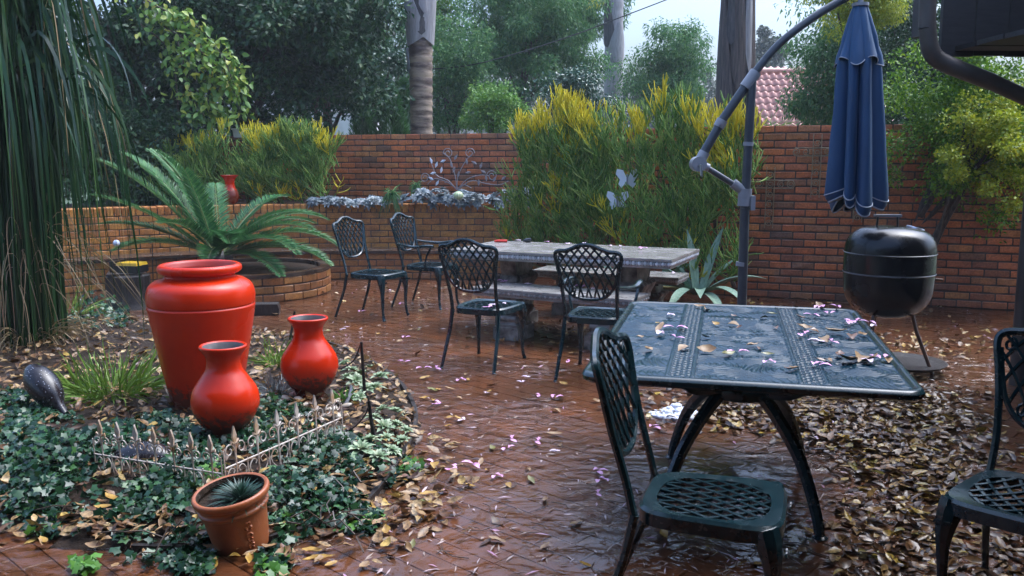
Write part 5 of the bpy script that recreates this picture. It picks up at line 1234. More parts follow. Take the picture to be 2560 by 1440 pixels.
# leaves of ivy: five-lobed
def ivy_arrays(P, Nn, S):
    n = len(P); Nn = unit(Nn); T = unit(np.cross(Nn, rng.normal(size=(n, 3)))); B = np.cross(Nn, T)
    an = np.array([-90, -40, -15, 25, 55, 90, 125, 155, 195, 220]); ra = np.array([.22, .74, .60, .98, .72, 1.22, .72, .98, .60, .74])
    V = [P]
    for a, r_ in zip(an, ra):
        dz = -0.16 * r_ * r_
        V.append(P + (T * math.cos(R(a)) * r_ + B * math.sin(R(a)) * r_ + Nn * dz) * S[:, None])
    V = np.stack(V, 1).reshape(-1, 3); b = np.arange(n)[:, None] * 11; F = np.concatenate([b + np.array([[0, 1 + i, 1 + (i + 1) % 10]]) for i in range(10)], 1).reshape(-1, 3)
    return V, F
def ivy_patch(name, label, pts, n, size, hmax, ml, parent=None, xy=True):
    """pts: polygon of picture points on the bed; leaves spread over it"""
    poly = [tuple(at_z(u, v, 0.05))[:2] for u, v in pts]; xs_ = [p[0] for p in poly]; ys_ = [p[1] for p in poly]; P = []
    while len(P) < n:
        x, y = rnd.uniform(min(xs_), max(xs_)), rnd.uniform(min(ys_), max(ys_))
        if not inside(poly, x, y): continue
        dn = noise.noise((x * 2.6, y * 2.6, 5)); 
        if dn < -0.18 and rnd.random() < .8: continue
        if any(math.hypot(x - a, y - b) < r_ for a, b, r_ in ((-1.785, 5.02, .19), (-1.455, 4.36, .085), (-1.20, 5.12, .085), (-1.06, 3.30, .125))): continue
        z0 = max(0.0, bed_z(x, y) if inside(BEDS, x, y) else 0.0); ed = min(1, edge_dist(poly, x, y) / .15)
        P.append((x, y, z0 + 0.012 + hmax * ed * (0.35 + dn) * rnd.random() + 0.02 * rnd.random()))
    P = np.array(P); Nn = rng.normal(size=(n, 3)) * .55 + np.array([0, -.3, 1]); V, F = ivy_arrays(P, Nn, size[0] + (size[1] - size[0]) * rng.rand(n))
    return mesh_np(name, V, F, ml, parent)
IV = [[(0, 990), (150, 1050), (240, 1100), (420, 1060), (540, 1120), (560, 1200), (480, 1260), (480, 1380), (300, 1380), (240, 1340), (100, 1320), (0, 1290)],
      [(480, 1010), (640, 1040), (700, 1010), (830, 1090), (1000, 1125), (1055, 1160), (980, 1200), (860, 1215), (800, 1190), (660, 1180), (560, 1150)],
      [(660, 1210), (800, 1200), (900, 1230), (960, 1265), (930, 1310), (840, 1320), (740, 1330), (720, 1400), (640, 1415), (655, 1330)],
      [(420, 1340), (500, 1300), (530, 1360), (530, 1405), (430, 1410), (330, 1400)]]
o = ivy_patch('ivy', '', IV[0], 4000, (0.013, 0.030), 0.15, 'ivy'); kind(o, 'stuff')
for pts, n_, h_ in ((IV[1], 1500, .09), (IV[2], 900, .09), (IV[3], 260, .06)):
    kind(ivy_patch('ivy', '', pts, int(n_ * 1.2), (0.012, 0.028), h_, 'ivy'), 'stuff')
for pts in ([(60, 1230), (130, 1220), (150, 1300), (70, 1330)], [(960, 1120), (1060, 1140), (1050, 1180), (960, 1175)], [(640, 1370), (720, 1360), (720, 1420), (640, 1425)], [(170, 1380), (240, 1375), (240, 1410), (180, 1410)], [(840, 1275), (960, 1265), (955, 1290), (850, 1310)], [(40, 1060), (110, 1050), (110, 1100), (40, 1100)], [(470, 1180), (560, 1180), (560, 1260), (480, 1260)], [(700, 1290), (740, 1290), (740, 1320), (700, 1320)]):
    kind(ivy_patch('new_ivy', '', pts, 46, (0.016, 0.03), .10, 'ivy_new'), 'stuff')
for pts, n_ in (([(140, 800), (200, 745), (320, 760), (330, 830), (230, 850), (150, 850)], 330),):
    o = ivy_patch('low_shrub', '', pts, n_, (0.022, 0.04), .26, 'ivy'); tag(o, 'low dark leafy plant between the hanging grass and the stump', 'plant')
# ivy stems
mb = MB()
for i in range(24):
    u, v = rnd.choice([(rnd.uniform(0, 520), rnd.uniform(1020, 1340)), (rnd.uniform(560, 960), rnd.uniform(1080, 1320))]); p = at_z(u, v, .07); a = rnd.uniform(0, 6.28); pts = [tuple(p)]
    for k_ in range(5):
        a += rnd.gauss(0, .5); p = p + Vector((.07 * math.cos(a), .07 * math.sin(a), 0)); pts.append((p.x, p.y, max(.02, .07 + rnd.gauss(0, .025))))
    mb.tube(pts, .003, 4)
kind(mb.build('ivy_stems', 'twig'), 'stuff')

# pale succulents along the edge of the bed
proto = [rosette('succulent', 'pale green succulent rosette growing in the dead leaves along the bed edge', 'succulent', (0, 0, 0), 22, .098, .017, 'pale_succ', 'pale succulents along the bed edge', (0.18, 1.25)) for _ in range(3)]
pts = [(860, 910), (890, 950), (925, 905), (900, 990), (935, 960), (905, 930), (870, 945), (990, 1040), (955, 1010), (1005, 1075), (960, 1050), (925, 1085), (980, 1100), (945, 1120), (900, 1110), (1015, 1050), (965, 1075), (935, 1030), (990, 1010), (915, 965), (880, 925), (950, 930)]
for i, (u, v) in enumerate(pts):
    p = at_z(u, v + 12, .10); o = proto[i] if i < 3 else proto[i % 3].copy()
    if i >= 3: COL.objects.link(o)
    o['label'] = 'pale green succulent rosette among dead leaves ' + ('beside the tall black stake' if v < 960 else 'between the two black stakes' if v < 1040 else 'at the foot of the short black stake')
    o.location = (p.x, p.y, bed_z(p.x, p.y) + .045); o.rotation_euler = (rnd.gauss(0, .2), rnd.gauss(0, .2), rnd.uniform(0, 6)); o.scale = (rnd.uniform(.55, .95),) * 3
# silver succulents along the planter
proto = [rosette('silver_succulent', 'silvery grey succulent rosette in the row along the golden brick planter', 'succulent', (0, 0, 0), 26, .095, .019, 'silver_leaf', 'silver succulents on the planter', (0.05, 1.2)) for _ in range(3)]
k_ = 0
for i in range(150):
    u = rnd.uniform(770, 1335)
    if 960 < u < 1030 and rnd.random() < .6: continue
    if u < 900 and rnd.random() < .45: continue
    if 905 < u < 945 and rnd.random() < .6: continue
    hgt = 0.06 if u < 950 else (0.16 + 0.05 * math.sin(u * .03))
    x = spot(u, 500, 9.85).x; yf = 9.70
    Y = yf * KY + abs(rnd.gauss(0, .13)) - 0.02; p = at_y(u, 500, Y); o = proto[k_] if k_ < 3 else proto[k_ % 3].copy()
    if k_ >= 3: COL.objects.link(o)
    o['label'] = 'silvery grey succulent rosette on the golden brick planter, ' + ('toward the yellow-tipped shrub' if u < 900 else 'by the spilling green plant' if u < 1010 else 'left of the wire spray' if u < 1090 else 'below the wire spray' if u < 1190 else 'right of the wire spray' if u < 1265 else 'beside the small dark pot')
    o.location = (p.x, Y, 0.92 + rnd.random() * hgt); o.rotation_euler = (R(rnd.uniform(-10, 60)), rnd.gauss(0, .3), rnd.uniform(-.8, .8)); o.scale = (rnd.uniform(.75, 1.3),) * 3; k_ += 1
# grassy plants spilling over the planter
def spill(u, v, Y, n, L, ml, label):
    p = spot(u, v, Y); t = thing('spilling_plant', label, 'plant', tuple(p)); paths = []; wd = []
    for i in range(n):
        a = rnd.uniform(-2.7, -.3) if rnd.random() < .75 else rnd.uniform(0, 6.28); d = Vector((math.cos(a), math.sin(a) * .6, 0)); ll = L * rnd.uniform(.5, 1.1); e = rnd.uniform(.3, 1.2); dr = rnd.uniform(.5, 1.9)
        paths.append([tuple(d * (ll * .62 * t_) + Vector((0, 0, ll * (e * t_ - dr * t_ * t_)))) for t_ in [j / 6 for j in range(7)]]); wd.append(.006)
    blades(paths, wd, 'blades', ml, t)
spill(978, 492, 9.72, 130, .30, 'lf_mid', 'green strappy plant spilling over the planter edge behind the armchair')
spill(1040, 468, 9.95, 90, .22, 'lf_mid', 'upright green grassy plant among silver succulents left of the wire spray')
p = spot(1146, 489, 9.66); mb = MB(); mb.lathe([(0.0, -.055)] + [(.062 * math.cos(t_) * (1), .055 * math.sin(t_)) for t_ in np.linspace(-1.4, 1.4, 9)] + [(0.0, .055)], 24, lambda a, i: 1 + .07 * math.cos(12 * a)); M['gourd'] = mat('pale_green_rind', (.42, .52, .26), (.55, .62, .36), .4, 8); o = tag(mb.build('ball_cactus', 'gourd'), 'pale green round ribbed ball cactus among the silver succulents', 'cactus'); o.location = p
p = spot(1302, 470, 9.75); t = thing('dark_pot', 'small dark pot with silver rosette at the planter end by the shrub', 'pot', (p.x, p.y, .90))
mb = MB(); mb.lathe([(.055, 0), (.075, .12), (.085, .20), (.07, .205), (.06, .17), (0, .165)], 20); mb.build('body', 'stump', t)
rosette('plant', '', '', (0, 0, 0), 16, .11, .019, 'silver_leaf', parent=t, lift=(0.05, 1.2)).location = (0, -.02, .22)

# agaves by the right-hand wall
def agave(label, loc, leaves, group='agaves behind the stone table'):
    t = thing('agave', label, 'agave', loc, 0, group)
    for (az, el, L, w, yel, bend) in leaves:
        d = Vector((math.cos(R(az)), math.sin(R(az)), 0)); sd = Vector((-d.y, d.x, 0)); vs = []; fs = []; k = 11; e = R(el); p = d * .05 + Vector((0, 0, .10))
        for i in range(k):
            s_ = i / (k - 1); wd = w * (0.55 + 1.2 * s_ - 1.75 * s_ ** 2.4 if s_ < 1 else 0.02); wd = max(wd, .002); nn = sd.cross(Vector((d.x * math.cos(e), d.y * math.cos(e), math.sin(e)))); nn = -nn if nn.z < 0 else nn
            th = 0.018 * (1 - s_) + .002
            vs += [p - sd * wd + nn * wd * .35, p - sd * wd * .5 + nn * .05 * wd, p, p + sd * wd * .5 + nn * .05 * wd, p + sd * wd + nn * wd * .35, p - nn * th]
            p = p + Vector((d.x * math.cos(e), d.y * math.cos(e), math.sin(e))) * (L / (k - 1)); e -= R(bend) / (k - 1)
        for i in range(k - 1):
            a = i * 6
            for q in range(6): fs.append((a + q, a + (q + 1) % 6, a + 6 + (q + 1) % 6, a + 6 + q))
        mb = MB(); mb.add(vs, fs); mb.build('leaf', 'agave_y' if yel else 'agave', t, angle=70)
ag = at_z(1785, 735, 0)
agave('large pale grey-green agave with broad leaves against the wall by the umbrella pole', (1.90, 8.9, 0.06), [(120, 80, .66, .07, 0, 8), (40, 68, .74, .065, 0, 10), (175, 52, .80, .065, 0, 70), (-160, 30, .62, .075, 0, 50), (-100, 30, .50, .07, 0, 60), (-60, 30, .70, .068, 0, 80), (-15, 40, .66, .06, 0, 55), (-80, 12, .66, .06, 0, 60), (-125, 24, .74, .07, 0, 75), (15, 55, .55, .055, 0, 30), (150, 62, .5, .06, 0, 30), (-172, 18, .66, .06, 1, 40)])
agave('small agave with one yellowing leaf at the end of the stone bench', (1.62, 9.25, 0.05), [(-10, 38, .55, .045, 1, 40), (-40, 22, .45, .05, 0, 50), (-100, 30, .4, .05, 0, 50), (-160, 30, .4, .05, 0, 50), (80, 60, .5, .045, 0, 20), (160, 50, .5, .045, 0, 30), (-70, 60, .4, .045, 0, 30), (30, 55, .4, .04, 0, 30)])
agave('small agave seen under the left half of the stone table', (0.50, 9.70, 0.12), [(a, e, .46, .055, 0, 35) for a, e in ((-20, 40), (-70, 50), (-110, 45), (-160, 40), (60, 60), (130, 60), (-90, 75), (10, 60))])
agave('agave seen through the back of the metal armchair', (1.10, 9.25, 0.10), [(a, e, .42, .055, 0, 40) for a, e in ((-10, 35), (-60, 42), (-120, 40), (-170, 35), (50, 60), (120, 60), (-90, 70))])

# pencil bushes
def pencil_bush(label, base, line, zlo, zhi, depth, nb, yfrac, group, stems, seed, ztop=None, dens=None):
    r = random.Random(seed); base = stretch_y([base])[0]; line = stretch_y(line); t = thing('pencil_bush', label, 'shrub', tuple(base), 0, group); B = Vector(base)
    G, Y, T = MB(), MB(), MB(); a, b = Vector((*line[0], 0)), Vector((*line[1], 0)); d = (b - a).normalized(); nr = Vector((d.y, -d.x, 0))
    roots = [a.lerp(b, (i + .5) / stems) for i in range(stems)]
    for q in roots:
        top = q + Vector((r.gauss(0, .12), r.gauss(0, .06), (zhi - zlo) * .7)); T.tube([tuple(q + Vector((0, 0, zlo)) - B), tuple((q + Vector((0, 0, zlo))).lerp(top + Vector((0, 0, zlo)), .5) + Vector((r.gauss(0, .04), 0, 0)) - B), tuple(top + Vector((0, 0, zlo)) - B)], [.026, .02, .008], 6)
    def pencil(mbx, p, dr, L, rad, k=3):
        pts = [p]; c = Vector(dr).normalized()
        for i in range(k): p = p + c * (L / k); c = (c + Vector((r.gauss(0, .10), r.gauss(0, .10), .13))).normalized(); pts.append(p)
        mbx.tube([tuple(x - B) for x in pts], [rad, rad, rad, rad * .65][:k + 1], 4 if rad > .006 else 3, cap=False); return p, c
    for i in range(nb):
        s_ = r.random(); top_here = zhi if ztop is None else interp(ztop, s_); zz = r.random() ** .8; z = zlo + (top_here - zlo) * (0.06 + .94 * zz); dep = depth * (1 - .35 * zz) * (r.random() ** .6); top_here += .22 * noise.noise((s_ * 7, seed, 0)); z = zlo + (top_here - zlo) * (0.06 + .94 * zz)
        p = a.lerp(b, s_) + nr * dep + Vector((0, 0, z)); lean = (nr * r.uniform(.15, 1.1) + d * r.gauss(0, .55) + Vector((0, 0, .35 + 1.0 * zz)))
        if noise.noise((p.x * 3, p.y * 3, p.z * 3 + 9)) < -.22 and zz > .15: continue
        top = zz > .84; yel = (noise.noise((p.x * 2.1, p.y * 2.1, p.z * 2.6 + seed)) > (0.62 - yfrac - (.75 if top else 0)))
        p1, c1 = pencil(G, p - lean.normalized() * .16, lean, r.uniform(.16, .28), .0085)
        for k_ in range(r.randint(3, 5)):
            c2 = (c1 + Vector((r.gauss(0, .5), r.gauss(0, .5), r.gauss(.1 if not top else .55, .35)))).normalized(); p2, c3 = pencil(G if not yel or r.random() < .3 else Y, p1 - c1 * r.uniform(0, .05), c2, r.uniform(.10, .20), .0068)
            for m_ in range(r.randint(2, 4)):
                c4 = (c3 + Vector((r.gauss(0, .42), r.gauss(0, .42), r.gauss(.12 if not top else .6, .3)))).normalized(); pencil(Y if yel else G, p2 - c3 * r.uniform(0, .03), c4, r.uniform(.09, .19), .0056)
    T.build('trunk', 'twig', t); G.build('stems', 'pencil', t, angle=None)
    if Y.v: kind(Y.build('tips', 'pencil_y', t, angle=None), 'stuff')
    return t
GP = 'pencil bushes'
pencil_bush('large pencil bush with dense yellow tips beside the planter end', (0.75, 8.75, 0), ((0.22, 9.25), (1.25, 8.55)), .25, 1.92, .55, 380, .14, GP, 3, 3, ztop=[(0, 1.50), (.12, 1.82), (.35, 1.98), (1, 1.92)])
pencil_bush('tall open pencil bush in the middle, holding the white butterflies', (1.55, 8.25, 0), ((0.86, 8.75), (2.05, 7.95)), .25, 1.9, .5, 350, .07, GP, 3, 4, ztop=[(0, 1.95), (.3, 1.80), (.5, 1.84), (.75, 1.92), (1, 1.9)])
pencil_bush('pencil bush with yellow crown close beside the umbrella pole', (2.2, 7.95, 0), ((1.95, 8.02), (2.52, 7.75)), .15, 1.85, .42, 200, .13, GP, 2, 5, ztop=[(0, 1.85), (.3, 1.80), (.6, 1.84), (1, 1.82)])
pencil_bush('pencil bush with bright yellow tips above the planter, nearest the brick wall', (-2.95, 10.3, .9), ((-3.45, 10.45), (-2.35, 10.2)), .90, 1.8, .52, 300, .16, GP, 3, 6, ztop=[(0, 1.65), (.5, 1.80), (.8, 1.78), (1, 1.62)])
pencil_bush('greener pencil bush above the planter behind the small red vase', (-4.2, 10.5, .9), ((-4.95, 10.6), (-3.4, 10.45)), .90, 1.8, .5, 300, .03, GP, 3, 7, ztop=[(0, 1.5), (.4, 1.6), (.7, 1.78), (1, 1.72)])

# ================================================================ TREES, PALMS AND HOUSE BEYOND
def palm(name, label, x0, Y, u_bot, u_top, w_bot, w_top, ml, ztop, rings, group):
    zb_ = 0.0; p = spot(u_bot, 335, Y); q = spot(u_top, 0, Y); t = thing(name, label, 'palm', (p.x, p.y, 0), 0, group)
    dx = (q.x - p.x) / max(.1, (q.z - p.z)); prof = []; vs = []; fs = []; n = 28; k = 0; zz = 0.0; zs = []
    while zz < ztop: zs.append(zz); zz += rings / 3
    mb = MB()
    for i, z in enumerate(zs):
        r_ = (w_bot + (w_top - w_bot) * min(1, z / q.z)) / 2 * FPX ** 0; step = [1.03, .985, .965][i % 3]
        for j in range(n):
            a = 2 * math.pi * j / n; vs.append((dx * (z - p.z) + r_ * step * (1 + .03 * noise.noise((math.cos(a) * 2, math.sin(a) * 2, z * 2))) * math.cos(a), r_ * step * math.sin(a), z + .03 * noise.noise((math.cos(a), math.sin(a), z * 1.3))))
        if i:
            for j in range(n): fs.append(((i - 1) * n + j, (i - 1) * n + (j + 1) % n, i * n + (j + 1) % n, i * n + j))
    mb.add(vs, fs); mb.build('trunk', ml, t, angle=35); return t, p, q, dx
def sheath(t, dx, z0, z1, a0, da, r0, r1, ml, p):
    """an old leaf base wrapping the trunk: wide below, tapering to a point"""
    mb = MB(); k = 12; m = 9; vs = []; fs = []
    for i in range(k):
        s_ = i / (k - 1); z = z0 + (z1 - z0) * s_; half = da * (1 - s_ ** 1.1 * .86)
        for layer in (0, 1):
            for j in range(m):
                a = a0 + half * (2 * j / (m - 1) - 1); r_ = r0 + (r1 - r0) * s_ + .012 * (1 - layer) + .02 * math.sin(math.pi * j / (m - 1)) - layer * .03; zz_ = z - (1 - s_) * .35 * abs(z1 - z0) * abs((2 * j / (m - 1) - 1)) ** 1.5 * -.55; vs.append((dx * (zz_ - p.z) + r_ * math.cos(a), r_ * math.sin(a), zz_))
    for i in range(k - 1):
        b = i * 2 * m; c = b + 2 * m
        for j in range(m - 1): fs += [(b + j, b + j + 1, c + j + 1, c + j), (b + m + j + 1, b + m + j, c + m + j, c + m + j + 1)]
        fs += [(b, c, c + m, b + m), (b + m - 1, b + 2 * m - 1, c + 2 * m - 1, c + m - 1)]
    fs += [(0, m, m + 1, 1)]; mb.add(vs, fs); mb.build('leaf_sheath', ml, t, angle=60)
pt, p, q, dx = palm('palm_tree', 'ringed palm trunk with split grey leaf sheaths beyond the brick wall', 0, 12.3, 1054, 1050, .33, .40, 'palm_bark', 7.5, .12, 'palm trunks')
ZP = lambda v: spot(1052, v, 12.3).z
sheath(pt, dx, ZP(118), ZP(-30), R(-150), R(92), .19, .25, 'boot', p); sheath(pt, dx, ZP(115), ZP(-40), R(-12), R(80), .19, .255, 'boot', p); sheath(pt, dx, ZP(92), ZP(-240), R(-80), R(62), .188, .222, 'boot_in', p); sheath(pt, dx, ZP(40), ZP(-90), R(-66), R(24), .215, .235, 'boot', p); sheath(pt, dx, ZP(185), ZP(120), R(-178), R(30), .18, .205, 'boot', p)
pt, p, q, dx = palm('palm_tree', 'thick dark fibrous palm trunk directly behind the umbrella arm', 0, 11.2, 1836, 1842, .56, .47, 'boot_dark', 7.5, .5, 'palm trunks')
ZP = lambda v: spot(1840, v, 11.2).z
for (v0, v1, a, da, r0, r1, ml) in ((330, -40, -150, 40, .275, .25, 'boot_dark'), (320, -60, -40, 30, .275, .25, 'boot_dark'), (230, -120, -95, 26, .265, .262, 'boot_dark'), (120, -90, -118, 18, .262, .25, 'boot_in'), (190, -200, -62, 16, .262, .265, 'boot')): sheath(pt, dx, ZP(v0), ZP(v1), R(a), R(da), r0, r1, ml, p)
pt, p, q, dx = palm('palm_tree', 'pale slender palm trunk far behind the yellow-tipped shrub', 0, 19.5, 1532, 1536, .50, .47, 'boot', 9.5, .3, 'palm trunks')
ZP = lambda v: spot(1534, v, 19.5).z
sheath(pt, dx, ZP(160), ZP(60), R(-70), R(70), .25, .29, 'boot', p); sheath(pt, dx, ZP(120), ZP(-20), R(-140), R(50), .25, .29, 'boot_in', p)
paths = []; c = Vector(spot(1520, -20, 19.3)) - Vector((p.x, 19.5 * KY, 0))
for i in range(60):
    a = rnd.uniform(1.8, 4.2); L_ = rnd.uniform(.4, .9); d = Vector((math.cos(a), -.3, 0)); paths.append([tuple(c + d * (L_ * .7 * t_) + Vector((0, 0, L_ * (.3 * t_ - .9 * t_ * t_)))) for t_ in [j / 5 for j in range(6)]])
blades(paths, [.018] * 60, 'dead_frond', 'pencil_y', pt)

def T(u, v, Y): return tuple(spot(u, v, Y))
def gnd(u, Y): p = spot(u, 400, Y); return (p.x, p.y, 0)
# dark glossy trees behind the planter at the left
tree('broadleaf_tree', 'large dark glossy tree over the planter at the left', gnd(560, 12.2), T(640, 60, 12.0), (2.4, 1.3, 1.9), 120, (.26, .50), 36000, (.07, .125), (.022, .034), 'lf_dark', 'trees round the yard', .16, shell=.35)
tree('broadleaf_tree', 'blue-green small-leaved tree with a ragged edge left of the palm', gnd(830, 13.5), T(800, 90, 13.2), (1.55, 1.1, 1.75), 100, (.24, .44), 28000, (.06, .105), (.021, .032), 'lf_blue', 'trees round the yard', .12, shell=.3)
tree('broadleaf_tree', 'very dark tree filling the corner behind the hanging grass', gnd(330, 11.5), T(330, 190, 11.3), (1.5, .9, 2.2), 80, (.3, .5), 20000, (.07, .12), (.022, .034), 'lf_dark', 'trees round the yard', .14, shell=.3)
tree('dark_shrub', 'dark leafy shrub between the hanging grass and the pencil bushes', (-4.75, 12.55, .9), T(395, 395, 10.4), (.75, .3, .75), 40, (.2, .36), 9000, (.05, .09), (.018, .028), 'lf_dark', 'trees round the yard', .05, shell=.2)
tree('dark_shrub', 'dark leafy shrub half hidden by the hanging grass', (-5.9, 12.4, .9), T(230, 380, 10.3), (.9, .3, .9), 40, (.22, .4), 9000, (.05, .09), (.018, .028), 'lf_dark', 'trees round the yard', .05, shell=.2)
# lighter spray of larger leaves hanging in front
t = thing('leafy_branch', 'spray of lighter yellow-green leaves hanging before the dark tree', 'branch', T(420, 20, 10.6)); B0 = Vector(T(420, 20, 10.6)); P_ = []; mbt = MB()
for (pts, n_) in (([(330, -20), (420, 30), (500, 70), (550, 130), (600, 200)], 240), ([(400, 60), (480, 110), (545, 170), (585, 220)], 190), ([(440, 90), (460, 160), (480, 240), (510, 290)], 150), ([(500, 110), (530, 190), (520, 260), (560, 290)], 170), ([(380, 30), (430, 40), (480, 50)], 90), ([(350, 60), (420, 120), (440, 200), (450, 330), (470, 380)], 110), ([(560, 140), (590, 230), (600, 285)], 70)):
    sp2 = spline([tuple(Vector(T(a, b, 10.6 - .25 * rnd.random())) - B0) for a, b in pts], 14); mbt.tube(sp2, [.012 - .0006 * i for i in range(15)], 5)
    for i in range(n_):
        q_ = sp2[min(14, int(15 * rnd.random() ** .7))]; P_.append((q_.x + rnd.gauss(0, .10), q_.y + rnd.gauss(0, .10), q_.z + rnd.gauss(-.03, .08)))
P_ = np.array(P_); n_ = len(P_); V, F = leaf_arrays8(P_, rng.normal(size=(n_, 3)) * .55 + np.array([.2, -.2, -.7]), .085 + .055 * rng.rand(n_), .024 + .012 * rng.rand(n_), up=rng.normal(size=(n_, 3)) * .6 + np.array([0, -.6, 1.0])); mesh_np('leaves', V, F, 'lf_lime', t); mbt.build('twig', 'twig', t)
GT = 'trees beyond the wall'
tree('feathery_tree', 'broad mid-green tree behind the wall, right of the ringed palm', gnd(1290, 17), T(1320, 70, 17), (1.75, 1.3, 2.0), 150, (.30, .52), 46000, (.07, .12), (.012, .018), 'lf_mid', GT, .11, droop=.8, shell=.35)
tree('feathery_tree', 'rounded green tree standing against the sky left of the dark palm', gnd(1665, 18), T(1675, 175, 18), (1.10, 1.0, 1.15), 85, (.24, .42), 19000, (.07, .12), (.012, .018), 'lf_mid', GT, .09, droop=.8, shell=.35)
tree('feathery_tree', 'tall dense green tree behind the wall and the blue umbrella', gnd(2110, 12.5), T(2120, 180, 12.5), (1.20, .9, 1.7), 120, (.26, .45), 34000, (.06, .11), (.011, .017), 'lf_mid', GT, .12, droop=.8, shell=.35)
tree('feathery_tree', 'dark green tree right of the blue umbrella', gnd(2290, 11), T(2310, 180, 11), (.95, .8, 1.5), 80, (.25, .42), 18000, (.05, .09), (.012, .018), 'lf_dark', GT, .10, droop=.6, shell=.3)
tree('yellow_tree', 'bright yellow-green feathery foliage over the top of the umbrella', gnd(2180, 10.6), T(2165, -5, 10.4), (.72, .4, .62), 60, (.14, .28), 17000, (.03, .055), (.008, .013), 'lf_yellow', GT, .07, shell=.3, droop=.9)
tree('slender_tree', 'loose grey-green tree with thin leaves right beside the ringed palm', gnd(1130, 15.5), T(1140, 190, 15.5), (.75, .7, 1.5), 70, (.2, .4), 12000, (.07, .11), (.013, .02), 'lf_mid', GT, .07, shell=.3)
tree('fresh_tree', 'fresh light green column of foliage behind the ringed palm', gnd(1095, 17.5), T(1090, 60, 17.5), (.5, .4, 1.5), 50, (.18, .32), 7000, (.06, .1), (.016, .024), 'lf_mid2', GT, .06, shell=.2)
tree('fresh_tree', 'low fresh green bush showing just above the wall beside the yellow tips', gnd(1250, 14), T(1230, 285, 14), (.75, .5, .5), 36, (.16, .3), 6000, (.05, .08), (.014, .02), 'lf_mid2', GT, .05, shell=.2)
tree('fresh_tree', 'grey-green foliage between ringed palm and blue-green tree', gnd(930, 16.5), T(940, 110, 16.5), (.85, .7, 1.6), 70, (.2, .4), 12000, (.07, .11), (.014, .02), 'lf_mid', GT, .07, shell=.3)
tree('feathery_tree', 'taller loose green tree rising behind the broad mid-green tree', gnd(1440, 21), T(1450, -30, 21), (1.5, 1.0, 1.6), 90, (.26, .5), 20000, (.08, .13), (.013, .02), 'lf_mid', GT, .1, droop=.8, shell=.3)
tree('low_tree', 'dim low foliage under the broad tree behind the wall', gnd(1420, 14.6), T(1430, 260, 14.6), (.9, .5, .75), 50, (.2, .36), 9000, (.06, .1), (.014, .02), 'lf_blue', GT, .06, shell=.2)
def conifer(label, u, v, Y, h, r_, n):
    p = spot(u, v, Y); t = thing('conifer', label, 'conifer', (p.x, p.y, 0), 0, 'bright conifers'); z0 = max(.3, p.z - h); s_ = rng.rand(n) ** .8; a = rng.rand(n) * 6.283; rr = r_ * (1 - s_) ** .8 * (0.35 + .65 * rng.rand(n) ** .5) * (1 + .25 * np.sin(a * 5 + s_ * 9)) + .02
    P = np.stack([rr * np.cos(a), rr * np.sin(a), z0 + (p.z - z0) * s_], 1); D = np.stack([np.cos(a) * .5, np.sin(a) * .5, np.full(n, .9)], 1) + rng.normal(size=(n, 3)) * .25
    V, F = leaf_arrays(P, D, .08 + .08 * rng.rand(n), .008 + .006 * rng.rand(n), .2); mesh_np('crown', V, F, 'lf_conifer', t); mb = MB(); mb.tube([(0, 0, 0), (0, 0, p.z - .2)], [.05, .01], 6); mb.build('trunk', 'bark', t)
conifer('bright green feathery conifer nearest the ringed palm, above the wall', 978, 222, 14.0, 1.4, .42, 4200)
conifer('small bright conifer beside the dark tree above the wall', 905, 250, 14.2, 1.2, .30, 2600)
conifer('low bright conifer sprig just above the wall left of the palm', 1010, 205, 14.9, 1.6, .30, 2600)
# pale tree in the distance and far tree mass
tree('distant_tree', 'pale distant tree against the sky beyond the tiled roof', gnd(1915, 42), T(1915, 150, 42), (1.6, 1.2, 1.9), 46, (.3, .65), 6000, (.14, .24), (.05, .08), 'lf_far', None, .2, shell=.4)
V = []; cen = np.array([T(rnd.uniform(780, 1900), rnd.uniform(180, 330), rnd.uniform(36, 60)) for _ in range(90)]); V, F = leaf_arrays(*leaf_cloud(cen, (.9, 1.7), 16000, (.22, .4), (.08, .13), .3)); kind(mesh_np('far_woodland', V, F, 'lf_far'), 'stuff')
# hedge tree overhanging the wall at the right
tree('overhanging_hedge', 'yellow-green small-leaved tree hanging over the end of the wall', (3.95, 9.3, 0), T(2450, 305, 7.4), (1.0, .6, 1.10), 140, (.14, .27), 34000, (.028, .052), (.009, .014), 'lf_hedge', GT, .08, shell=.3, droop=.2)
tree('overhanging_hedge', 'bright yellow sprays hanging in front at the end of the wall', (4.1, 9.0, 0), T(2480, 370, 6.9), (.55, .3, .58), 46, (.09, .17), 9000, (.024, .042), (.009, .013), 'lf_yellow', GT, .05, shell=.3, droop=.2)
# spiky tops just above the wall
for (u, v, Y, lab) in ((1935, 318, 9.2, 'spiky green plant tips just above the wall under the tiled roof'), (1772, 318, 9.6, 'dark spiky leaves behind the shrub beside the dark palm')):
    p = spot(u, v + 25, Y); t = thing('spiky_plant', lab, 'plant', (p.x, p.y, 0), 0, 'spiky plants behind the wall'); paths = []
    for i in range(60):
        a = rnd.uniform(0, 6.28); d = Vector((math.cos(a), math.sin(a), 0)); L_ = rnd.uniform(.2, .4); e = rnd.uniform(.1, 1.0); paths.append([tuple(Vector((rnd.gauss(0, .10), 0, p.z - .06)) + d * (L_ * math.sin(e) * t_) + Vector((0, 0, L_ * math.cos(e) * t_))) for t_ in (0, .3, .6, 1)])
    blades(paths, [.010] * 60, 'leaves', 'lf_mid2', t); mb = MB(); mb.tube([(0, 0, 0), (0, 0, p.z)], .06, 8); mb.build('trunk', 'bark', t)

